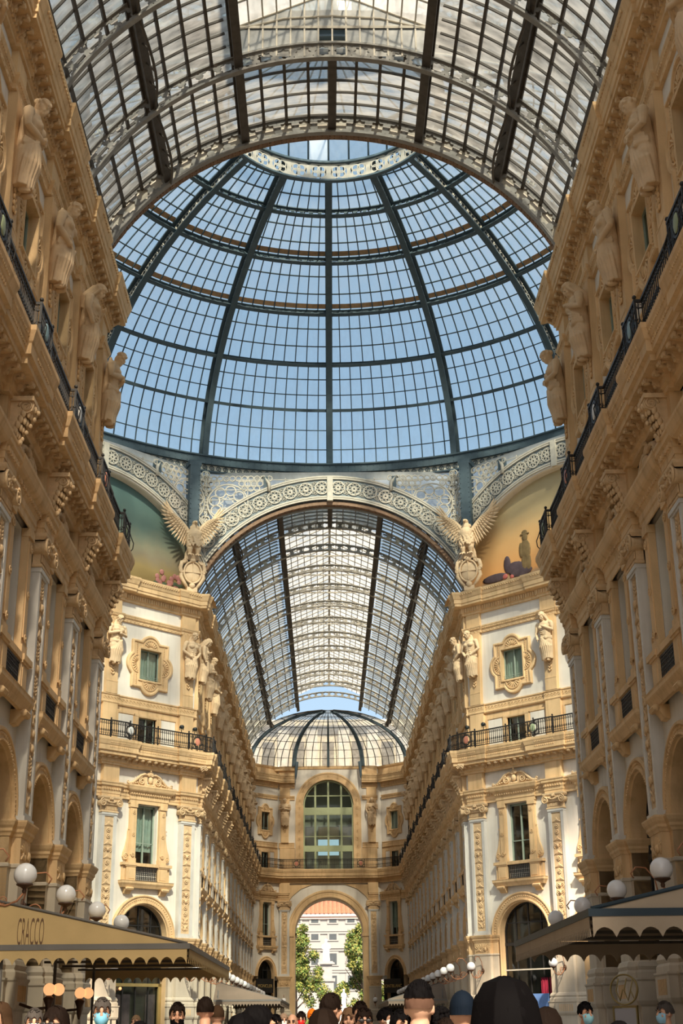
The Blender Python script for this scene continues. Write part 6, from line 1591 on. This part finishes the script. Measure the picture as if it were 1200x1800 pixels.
person('long-haired woman in sunglasses below the lit sconces', 101, 1770, 1.72, 'woman', -25, 'long', DBR, (.03, .03, .03), shades=True, dist=11)
person('man with grey-brown hair and a white mask below the lit sconces', 61, 1773, 1.74, 'man', 12, 'short', GRY, (.08, .08, .09), mask=(.75, .75, .75), dist=14)
person('woman with a brown bob at the foot of the tan awning', 4, 1762, 1.72, 'woman', -40, 'long', BRN, (.15, .12, .10), dist=15)
person('young man with black hair and white mask in profile', 676, 1771, 1.76, 'man', 60, 'short', BLK, (.3, .28, .26), mask=(.78, .78, .76), dist=17)
person('man in dark sunglasses walking towards us', 639, 1771, 1.76, 'walker', 4, 'short', DBR, (.05, .05, .06), skin=1, shades=True, dist=14.5)
person('tall man with dark hair behind the man in sunglasses', 632, 1760, 1.84, 'man', 10, 'short', DBR, (.10, .10, .11), dist=17)
person('girl with long light-brown hair facing us', 614, 1771, 1.70, 'woman', -6, 'long', (.12, .07, .04), (.28, .30, .34), dist=17.5)
person('dark-haired person half hidden beside the undercut man', 701, 1775, 1.72, 'man', 30, 'short', BLK, (.04, .04, .05), dist=13)
person('woman with curly black hair between the undercut man and the navy cap', 773, 1777, 1.70, 'woman', 20, 'curly', BLK, (.05, .04, .05), skin=1, dist=12)
person('woman with wavy dark hair beside the long black hair', 958, 1772, 1.70, 'woman', 150, 'long', DBR, (.03, .03, .03), dist=8.5)
person('waiter in a lilac shirt and dark tie with a mask', 1026, 1761, 1.78, 'man', 24, 'short', BLK, LIL, mask=(.20, .40, .48), skin=1, dist=18)
person('grey-haired waiter in a lilac shirt turned sideways with a mask', 1169, 1760, 1.78, 'man', -70, 'short', GRY, LIL, mask=(.25, .45, .6), dist=18)
person('dark-haired head in front of the menu stand', 1088, 1792, 1.66, 'woman', 180, 'bun', BLK, (.03, .03, .03), dist=9)
person('man in an orange cap before the great arch', 548, 1774, 1.76, 'man', 20, 'cap', (.75, .16, .01), (.2, .2, .22), dist=27)
person('man with a bright red mask before the great arch', 529, 1778, 1.74, 'walker', 0, 'short', DBR, (.06, .06, .07), mask=(.55, .02, .02), dist=25)
person('bald man walking near the far hipped awning', 514, 1781, 1.74, 'walker', -8, None, GRY, (.07, .06, .06), dist=22)
person('balding man in a pale mask near the far hipped awning', 498, 1780, 1.74, 'walker', 10, 'stubble', (.25, .17, .12), (.10, .10, .12), mask=(.7, .7, .7), dist=26)
person('woman with dark hair and a light blue mask near the far hipped awning', 484, 1783, 1.70, 'woman', 14, 'short', BLK, (.35, .42, .55), mask=(.3, .5, .65), dist=21)
person('woman with brown hair near the profile woman', 474, 1788, 1.68, 'woman', -12, 'long', DBR, (.10, .08, .07), dist=15)
person('short woman with dark hair by the corner shop window', 246, 1793, 1.64, 'woman', 176, 'bun', BLK, (.12, .05, .05), dist=12)
person('fair man passing the corner shop window', 240, 1783, 1.74, 'walker', -20, 'stubble', (.2, .13, .08), (.35, .3, .28), dist=27)
person('dark-haired passer-by at the edge beside the navy cap', 784, 1790, 1.66, 'man', 180, 'short', DBR, (.05, .04, .04), dist=11)
